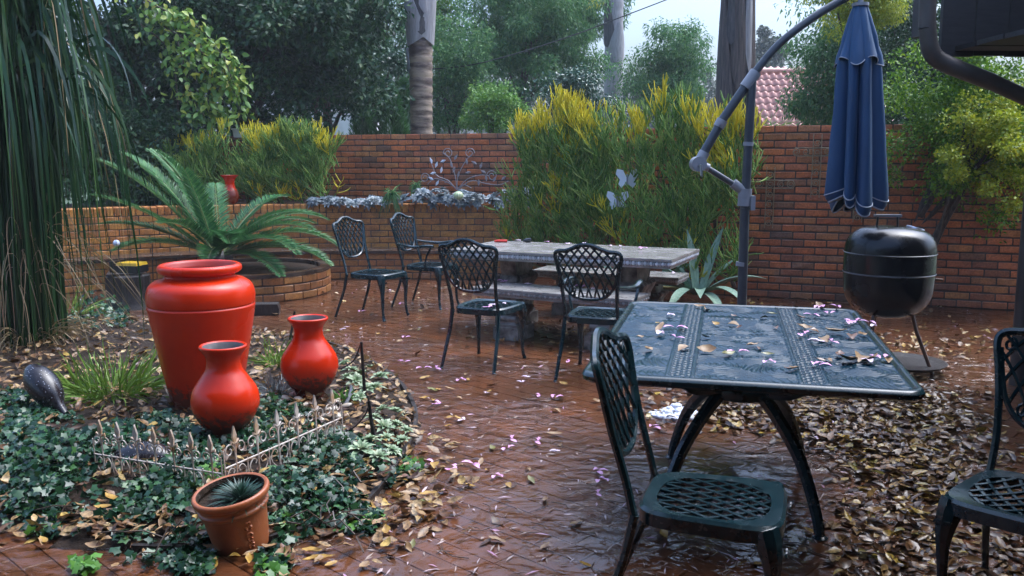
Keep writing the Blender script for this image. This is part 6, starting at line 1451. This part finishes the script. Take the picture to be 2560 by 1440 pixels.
# house with a tiled roof
HY = 26.0; r0, r1 = at_y(1865, 181, HY + 3), at_y(2060, 181, HY + 3); ev0 = at_y(1865, 335, HY)
ho = thing('neighbour_house', 'neighbouring house with pinkish clay tile roof beyond the wall', 'house')
Lx0, Lx1 = r0.x - .05, r1.x + 1.5; zr, ze = r0.z, ev0.z - .25; sl_ = math.atan2(zr - ze, 3.0); ln_ = math.hypot(3.0, zr - ze)
mb = MB(); mb.box(((Lx0 + Lx1) / 2, HY + 3.4, ze / 2), (Lx1 - Lx0 - .6, 6.0, ze)); mb.build('wall', 'pale_wall', ho, smooth=False)
mb = MB(); mb.add([(Lx0, HY, ze - .06), (Lx1, HY, ze - .06), (Lx1, HY + 3, zr - .06), (Lx0, HY + 3, zr - .06), (Lx1, HY + 6, ze - .06), (Lx0, HY + 6, ze - .06)], [(0, 1, 2, 3), (3, 2, 4, 5)]); rf = mb.build('roof', 'roof_tile', ho, smooth=False)
tw, tl_ = .23, .40; mb = MB(); vs = []; fs = []; m = 8
for e in range(2):
    for i in range(m + 1):
        a = 2 * math.pi * i / m; vs.append((tw * (i / m - .5), (-.5 + e) * tl_, .032 * math.cos(a + .8) + (.028 if e == 0 else 0)))
for i in range(m): fs.append((i, i + 1, m + 2 + i, m + 1 + i))
b = len(vs); vs += [(x, y, z - .02) for x, y, z in vs[:m + 1]]
for i in range(m): fs.append((b + i, b + i + 1, i + 1, i))
tm = bpy.data.meshes.new('tile'); tm.from_pydata(vs, [], fs); tm.materials.append(M['roof_tile']); tm.polygons.foreach_set('use_smooth', [True] * len(fs)); tm.update()
rest = MB(); cnt = 0; Xr = Matrix.Rotation(sl_, 4, 'X')
for j in range(int(ln_ / .34) + 1):
    for i in range(int((Lx1 - Lx0) / tw)):
        x = Lx0 + (i + .5) * tw; s_ = .34 * j + .1; y, z = HY + s_ * math.cos(sl_), ze + s_ * math.sin(sl_) + .02; X = Matrix.Translation((x, y, z)) @ Xr; u, v = px((x, y, z))
        if 1865 < u < 2060 and cnt < 300 and s_ < ln_ - .1: o = bpy.data.objects.new('tile', tm); COL.objects.link(o); o.parent = rf; o.matrix_basis = X; cnt += 1
        else: rest.X = X; rest.add(vs, fs)
kind(rest.build('tiles', 'roof_tile', rf), 'stuff')
mb = MB(); mb.tube([(Lx0, HY + 3, zr + .03), (Lx1, HY + 3, zr + .03)], .11, 10); mb.build('ridge', 'roof_tile', ho)
# pale outbuilding seen through the trees at the left
ob_ = thing('outbuilding', 'pale grey outbuilding glimpsed between the trees left of the palm', 'building', T(800, 400, 26)); B0 = Vector(ob_.location); z1_ = spot(840, 145, 26).z; xl, xr = spot(560, 200, 26).x - B0.x, spot(930, 200, 26).x - B0.x; ob_.location.z = 0
mb = MB(); mb.box(((xl + xr) / 2, 1.5, z1_ / 2), (xr - xl, 3.0, z1_)); mb.build('wall', 'pale_wall', ob_, smooth=False)
mb = MB(); mb.box(((xl + xr) / 2, 1.5, z1_ + .08), (xr - xl + .4, 3.4, .16)); mb.build('roof', 'pipe', ob_, smooth=False)
# overhead cable
mb = MB(); cp = [(780, 135, 15), (900, 162, 15), (1000, 173, 15), (1100, 171, 15), (1200, 158, 15), (1330, 122, 15), (1450, 82, 15), (1560, 40, 15), (1680, -6, 15), (1780, -45, 15)]; mb.tube(spline([T(*c_) for c_ in cp], 50), .011, 5); tag(mb.build('overhead_cable', 'cable'), 'thin black cable sagging across the trees and sky', 'cable')
# planter box seen on the wall above the left shrub
p = spot(605, 325, 10.75); wb = thing('wall_box', 'small pale trough on the wall above the left pencil bush', 'trough', (p.x, p.y, p.z - .05)); mb = MB(); mb.box((0, 0, 0.0), (.20, .14, .11), taper=1.15); mb.build('trough', 'pale_wall', wb, smooth=False); mb = MB(); mb.box((0, 0, .062), (.25, .19, .018)); mb.build('rim', 'pale_wall', wb, smooth=False)

# ================================================================ FALLEN LEAVES AND BLOSSOM
def leaf_mesh(L, W, curl, ml, seed, lob=False):
    r = random.Random(seed); k = 6; vs = []; fs = []
    for i in range(k + 1):
        s_ = i / k; w = W * math.sin(math.pi * min(.985, max(.03, s_)) ** .9) * (1 + (.25 * math.sin(s_ * 14) if lob else 0)); z = curl * L * (s_ - .5) ** 2 * 1.6 + .004; tw = r.uniform(-.2, .2)
        vs += [(L * (s_ - .5), -w, z + w * (.45 + tw)), (L * (s_ - .5) + .0, .06 * L * math.sin(s_ * 3), z), (L * (s_ - .5), w, z + w * (.45 - tw))]
    for i in range(k):
        a = i * 3; fs += [(a, a + 3, a + 4, a + 1), (a + 1, a + 4, a + 5, a + 2)]
    me = bpy.data.meshes.new('fallen_leaf'); me.from_pydata(vs, [], fs); me.materials.append(M[ml]); me.polygons.foreach_set('use_smooth', [True] * len(fs)); me.update(); return me
LM = {ml: [leaf_mesh(L, W, c, ml, i) for i, (L, W, c) in enumerate(((.080, .017, .3), (.066, .020, .45), (.088, .016, .15), (.058, .019, -.2)))] for ml in ('leaf_tan', 'leaf_gold', 'leaf_brown', 'leaf_olive')}
LABL = {'leaf_tan': 'pale tan fallen leaf', 'leaf_gold': 'golden yellow fallen leaf', 'leaf_brown': 'dark brown fallen leaf', 'leaf_olive': 'olive green fallen leaf'}
def put_leaf(x, y, z, ml, where, group, sc=1.0):
    o = bpy.data.objects.new('fallen_leaf', rnd.choice(LM[ml])); COL.objects.link(o); o.location = (x, y, z); o.rotation_euler = (rnd.gauss(0, .22), rnd.gauss(0, .18), rnd.uniform(0, 6.28)); o.scale = (sc * rnd.uniform(.8, 1.2),) * 3; tag(o, LABL[ml] + ' ' + where, 'leaf', group); return o
MARK = [((-1.3, 8.4), 'beside the blue-green chair nearest the cycad'), ((-0.84, 9.0), 'near the armchair at the brick ledge'), ((-0.18, 6.5), 'round the chair before the stone bench'), ((0.62, 6.1), 'under the armchair by the metal table'), ((0.5, 7.6), 'by the stone table and benches'), ((2.75, 6.3), 'below the kettle barbecue'), ((3.6, 8.2), 'along the brick wall past the barbecue'), ((2.0, 8.6), 'near the agave and umbrella pole'), ((-0.55, 5.3), 'beside the curved bed edging'), ((-0.35, 4.0), 'off the corner of the planting bed'), ((0.35, 4.9), 'in the open middle of the yard'), ((0.3, 3.9), 'on the open paving left of the metal table'), ((0.1, 3.1), 'in the wet foreground left of the large chair'), ((0.7, 2.7), 'under the large chair'), ((1.3, 4.0), 'under the metal table'), ((2.4, 5.0), 'right of the metal table'), ((-1.6, 9.0), 'before the brick ledge'), ((-1.3, 7.0), 'between the urn and the blue-green chair'), ((-0.9, 3.1), 'by the terracotta pot')]
def near_mark(x, y): return min(MARK, key=lambda m_: math.hypot(x - m_[0][0], y - m_[0][1]))[1]
def pick(): return rnd.choices(['leaf_tan', 'leaf_gold', 'leaf_brown', 'leaf_olive'], [.55, .22, .17, .06])[0]
# on the paving: individuals
cnt = 0
while cnt < 190:
    u, v = rnd.uniform(660, 2560), rnd.uniform(700, 1440); p = at_z(u, v, 0.0)
    if p.y > 10.9 or (inside(BEDS, p.x, p.y)) or (1640 < u < 2480 and 950 < v < 1250): continue
    den = 0.5 + 0.5 * noise.noise((p.x * 1.3, p.y * 1.3, 8)) + (.25 if 1050 < u < 1500 and v < 1050 else 0)
    if rnd.random() > den * 0.9 or (v > 1200 and rnd.random() < .6): continue
    put_leaf(p.x, p.y, .006, pick(), 'on wet paving ' + near_mark(p.x, p.y), 'leaves scattered on the paving', .95 if v < 1100 else .8); cnt += 1
# spilling from the bed onto the paving at the front
for i in range(95):
    u, v = rnd.choice([(rnd.gauss(1010, 70), rnd.gauss(1215, 35)), (rnd.gauss(900, 90), rnd.gauss(1310, 25)), (rnd.gauss(300, 180), rnd.gauss(1345, 35)), (rnd.gauss(620, 120), rnd.gauss(1400, 20))]); p = at_z(u, v, 0)
    put_leaf(p.x, p.y, .010 + .02 * rnd.random() + (bed_z(p.x, p.y) if inside(BEDS, p.x, p.y) else 0), rnd.choices(['leaf_tan', 'leaf_gold', 'leaf_brown'], [.55, .35, .1])[0], 'heaped along the near edge of the planting bed', 'leaves along the bed edge', 1.0)
# on the table
def tl2w(x, y): return TC + Vector((math.cos(TA) * x - math.sin(TA) * y, math.sin(TA) * x + math.cos(TA) * y, 0))
for (u, v, ml, sc) in [(1765, 775, 'leaf_tan', 1.1), (1750, 768, 'leaf_tan', .8), (1650, 822, 'leaf_tan', 1.0), (1708, 820, 'leaf_brown', .9), (1645, 810, 'leaf_gold', .6), (1710, 872, 'leaf_tan', 1.4), (1765, 878, 'leaf_tan', 1.1), (1600, 845, 'leaf_tan', .7), (1620, 876, 'leaf_tan', .8), (1820, 888, 'leaf_olive', .9), (1835, 793, 'leaf_brown', .6), (1790, 812, 'leaf_gold', .7), (1832, 812, 'leaf_tan', .9), (1848, 820, 'leaf_brown', .6), (1765, 845, 'leaf_tan', .9), (1885, 865, 'leaf_tan', .9), (1900, 872, 'leaf_brown', .6), (1920, 888, 'leaf_olive', .8), (1930, 787, 'leaf_olive', 1.0), (1910, 795, 'leaf_gold', .7), (2000, 795, 'leaf_brown', .7), (2010, 822, 'leaf_tan', 1.2), (2035, 828, 'leaf_brown', .8), (2060, 850, 'leaf_tan', 1.2), (2090, 832, 'leaf_tan', 1.3), (2130, 842, 'leaf_brown', 1.5), (2155, 838, 'leaf_tan', .8), (2050, 765, 'leaf_tan', .9), (2070, 760, 'leaf_gold', .8), (1973, 925, 'leaf_brown', .7), (1985, 922, 'leaf_tan', .7), (2055, 905, 'leaf_brown', .9), (2070, 902, 'leaf_tan', .8), (2120, 905, 'leaf_tan', 1.6), (2150, 897, 'leaf_tan', 1.6), (2180, 905, 'leaf_tan', 1.4), (2215, 900, 'leaf_tan', 1.2), (2100, 890, 'leaf_brown', 1.0), (1940, 820, 'leaf_brown', .6), (1990, 770, 'leaf_brown', .6)]:
    p = at_z(u, v, TZ + .004); put_leaf(p.x, p.y, TZ + .005, ml, 'lying on the dark cast metal table', 'leaves on the metal table', sc)
# blossom: pink trumpet flowers
def petal_mesh(ml, seed):
    r = random.Random(seed); mb = MB()
    for i in range(r.randint(3, 5)):
        a = r.uniform(0, 6.28); L_ = r.uniform(.022, .045); w = r.uniform(.006, .011); lift = r.uniform(.05, .5); b = Vector((r.gauss(0, .006), r.gauss(0, .006), .003)); vs = []
        for k, ww in ((0, .25), (.35, .8), (.7, 1.0), (1.0, .45)):
            c = b + Vector((math.cos(a), math.sin(a), 0)) * L_ * k; a += r.gauss(0, .18); s_ = Vector((-math.sin(a), math.cos(a), 0)) * w * ww; z = Vector((0, 0, .012 * lift * math.sin(k * 3) + .002)); vs += [c - s_ + z * 1.6, c + z, c + s_ + z * 1.6]
        mb.add(vs, [(3 * q + e, 3 * q + e + 1, 3 * q + e + 4, 3 * q + e + 3) for q in range(3) for e in range(2)])
    me = bpy.data.meshes.new('blossom'); me.from_pydata(mb.v, [], mb.f); me.materials.append(M[ml]); me.polygons.foreach_set('use_smooth', [True] * len(me.polygons)); me.update(); return me
PM = [petal_mesh('pink', 1), petal_mesh('pink', 2), petal_mesh('pale_pink', 3), petal_mesh('pale_pink', 4)]
def put_blossom(p, where, group, sc=1.0, vivid=.6):
    k = rnd.randrange(2) if rnd.random() < vivid else 2 + rnd.randrange(2); o = bpy.data.objects.new('blossom', PM[k]); COL.objects.link(o); o.location = p; o.rotation_euler = (0, 0, rnd.uniform(0, 6.28)); o.scale = (sc * rnd.uniform(.8, 1.3),) * 3
    tag(o, ('pink' if k < 2 else 'pale pink') + ' fallen blossom ' + where, 'blossom', group)
for (u, v) in [(1165, 1052), (1270, 1122), (1345, 1105), (1085, 1160), (1180, 1165), (1140, 1175), (1305, 958), (1325, 945), (1345, 990), (1385, 995), (1215, 985), (1060, 922), (1092, 922), (1255, 830), (1275, 828), (1490, 1180), (1500, 1200), (1495, 1235), (1630, 1070), (2050, 1045), (2085, 1060), (1280, 1100), (1400, 1130), (1010, 905), (1150, 950), (900, 780), (1010, 845), (820, 1100), (1100, 1010), (1420, 905), (2280, 1185), (2050, 1100), (1240, 1190), (1200, 760), (1000, 760), (850, 825)]:
    put_blossom(at_z(u, v, .008), 'on wet paving ' + near_mark(*at_z(u, v, .008)[:2]), 'blossoms on the paving', 1.1)
for (u, v) in [(1668, 790), (1655, 832), (1690, 822), (1690, 845), (1845, 882), (2050, 770), (2090, 768), (2070, 785), (2120, 808), (2140, 805), (2170, 808), (2190, 815), (2010, 838), (2060, 858), (2080, 856), (2040, 915), (2160, 900), (2200, 898), (1920, 905), (2030, 790)]:
    put_blossom(at_z(u, v, TZ + .007), 'lying on the dark cast metal table', 'blossoms on the metal table', 1.1, .8)
for (u, v, z) in [(1300, 603, .725), (1370, 606, .725), (1420, 612, .725), (1520, 615, .725), (1550, 617, .725), (1600, 622, .725), (1460, 610, .725)]: put_blossom(at_z(u, v, z), 'lying on the stone table', 'blossoms on the stone table', 1.3, .3)
for (u, v, z) in [(1262, 705, .445), (1330, 712, .445), (1455, 716, .445), (1480, 724, .445), (1690, 684, .445)]: put_blossom(at_z(u, v, z), 'lying on a stone bench', 'blossoms on the stone benches', 1.5, .6)
for (u, v, z) in [(1240, 765, .445), (1255, 760, .445), (1228, 770, .445)]: put_blossom(at_z(u, v, z), 'lying on the seat of a cast metal chair', 'blossoms on the chair seat', 1.2, .5)
for (u, v) in [(845, 612), (975, 612), (955, 610)]: put_blossom(at_z(u, v, .37), 'lying on the brick ledge', 'blossoms on the brick ledge', 1.6, .7)

def litter(name, n, sampler, size, ml='litter', layers=.05, flat=.35, asp=.24):
    P = []; 
    while len(P) < n:
        p = sampler()
        if p is not None: P.append(p)
    P = np.array(P); a = rng.rand(n) * 6.283; D = np.stack([np.cos(a), np.sin(a), rng.normal(size=n) * flat], 1); P[:, 2] += rng.rand(n) * layers
    V, F = (leaf_arrays8 if asp > .1 else leaf_arrays)(P, D, size[0] + (size[1] - size[0]) * rng.rand(n), (size[0] + (size[1] - size[0]) * rng.rand(n)) * asp, up=rng.normal(size=(n, 3)) * .35 + np.array([0, 0, 1])); V[:, 2] = np.maximum(V[:, 2], .003)
    return kind(mesh_np(name, V, F, ml), 'stuff')
PILE = [tuple(at_z(u, v, 0))[:2] for u, v in [(1600, 1045), (1690, 985), (1900, 955), (2310, 955), (2440, 985), (2490, 1060), (2470, 1160), (2420, 1260), (2350, 1360), (2300, 1440), (2560, 1440), (2560, 1300), (2600, 1500), (2100, 1500), (2180, 1380), (2210, 1290), (2150, 1215), (2060, 1150), (1900, 1090), (1760, 1070)]]
def s_pile():
    u, v = rnd.uniform(1590, 2600), rnd.uniform(950, 1500); p = at_z(u, v, 0)
    if not inside(PILE, p.x, p.y): return None
    e = edge_dist(PILE, p.x, p.y)
    if rnd.random() > .06 + e * 1.7: return None
    return (p.x, p.y, .003 + .02 * min(1, e * 3) * rnd.random())
litter('leaf_pile', 4200, s_pile, (.035, .095), 'pile', layers=.016, flat=.16)
def s_round():
    u, v = rnd.uniform(1500, 2560), rnd.uniform(930, 1440); p = at_z(u, v, 0)
    if (u < 2080 and v > 1085) or inside(PILE, p.x, p.y) or rnd.random() > max(0, .9 - edge_dist(PILE, p.x, p.y) * 2.2): return None
    return (p.x, p.y, .004)
litter('scattered_leaf_litter', 520, s_round, (.035, .09), 'pile', layers=.008, flat=.15)
def s_bed():
    i = rnd.randrange(len(BEDS)); x, y = rnd.uniform(-4.8, -.45), rnd.uniform(3.1, 8.1)
    if not inside(BEDS, x, y): return None
    e = edge_dist(BEDS, x, y); w = .75 if (x > -1.25 and e < .35) else .6 + .35 * noise.noise((x * 2, y * 2, 4))
    if rnd.random() > w or math.hypot(x + 1.785, y - 5.02) < .19: return None
    return (x, y, bed_z(x, y) + .006)
litter('bed_leaf_litter', 4800, s_bed, (.04, .08), layers=.03)
def s_front():
    u, v = rnd.choice([(rnd.gauss(960, 110), rnd.gauss(1250, 45)), (rnd.gauss(1030, 40), rnd.gauss(1150, 50)), (rnd.gauss(860, 120), rnd.gauss(1300, 30)), (rnd.gauss(200, 200), rnd.gauss(1330, 20))]); p = at_z(u, v, 0)
    return (p.x, p.y, .004 + (bed_z(p.x, p.y) if inside(BEDS, p.x, p.y) else 0))
litter('edge_leaf_litter', 420, s_front, (.05, .09), layers=.02)
def s_far():
    u, v = rnd.choice([(rnd.uniform(800, 1250), rnd.gauss(735, 25)), (rnd.uniform(1150, 1650), rnd.gauss(830, 18)), (rnd.uniform(1650, 2450), rnd.gauss(765, 10)), (rnd.uniform(2150, 2500), rnd.gauss(860, 25))]); p = at_z(u, v, 0)
    if p.y > 10.9 or inside(BEDS, p.x, p.y): return None
    return (p.x, p.y, .004)
litter('far_leaf_litter', 620, s_far, (.045, .085), layers=.01)
def s_bits():
    p = at_z(rnd.uniform(640, 2500), 705 + 735 * rnd.random() ** 1.5, 0)
    if p.y > 10.9 or inside(BEDS, p.x, p.y) or rnd.random() > .5 + .6 * noise.noise((p.x * 1.4, p.y * 1.4, 2)): return None
    return (p.x, p.y, .004)
litter('petal_litter', 1500, s_bits, (.025, .075), 'petal', layers=.003, flat=.06, asp=.085) if 'petal' in M else None
mb = MB()
for i in range(150):
    p = at_z(rnd.uniform(850, 2100), rnd.uniform(850, 1430), .005)
    if inside(BEDS, p.x, p.y): continue
    a = rnd.uniform(0, 6.28); L_ = rnd.uniform(.04, .16); pts = [tuple(p + Vector((math.cos(a + .3 * k_) * L_ * k_ / 3, math.sin(a + .3 * k_) * L_ * k_ / 3, .002 * (k_ % 2)))) for k_ in range(4)]; mb.tube(pts, .0018, 4)
kind(mb.build('twig_litter', 'twig'), 'stuff')
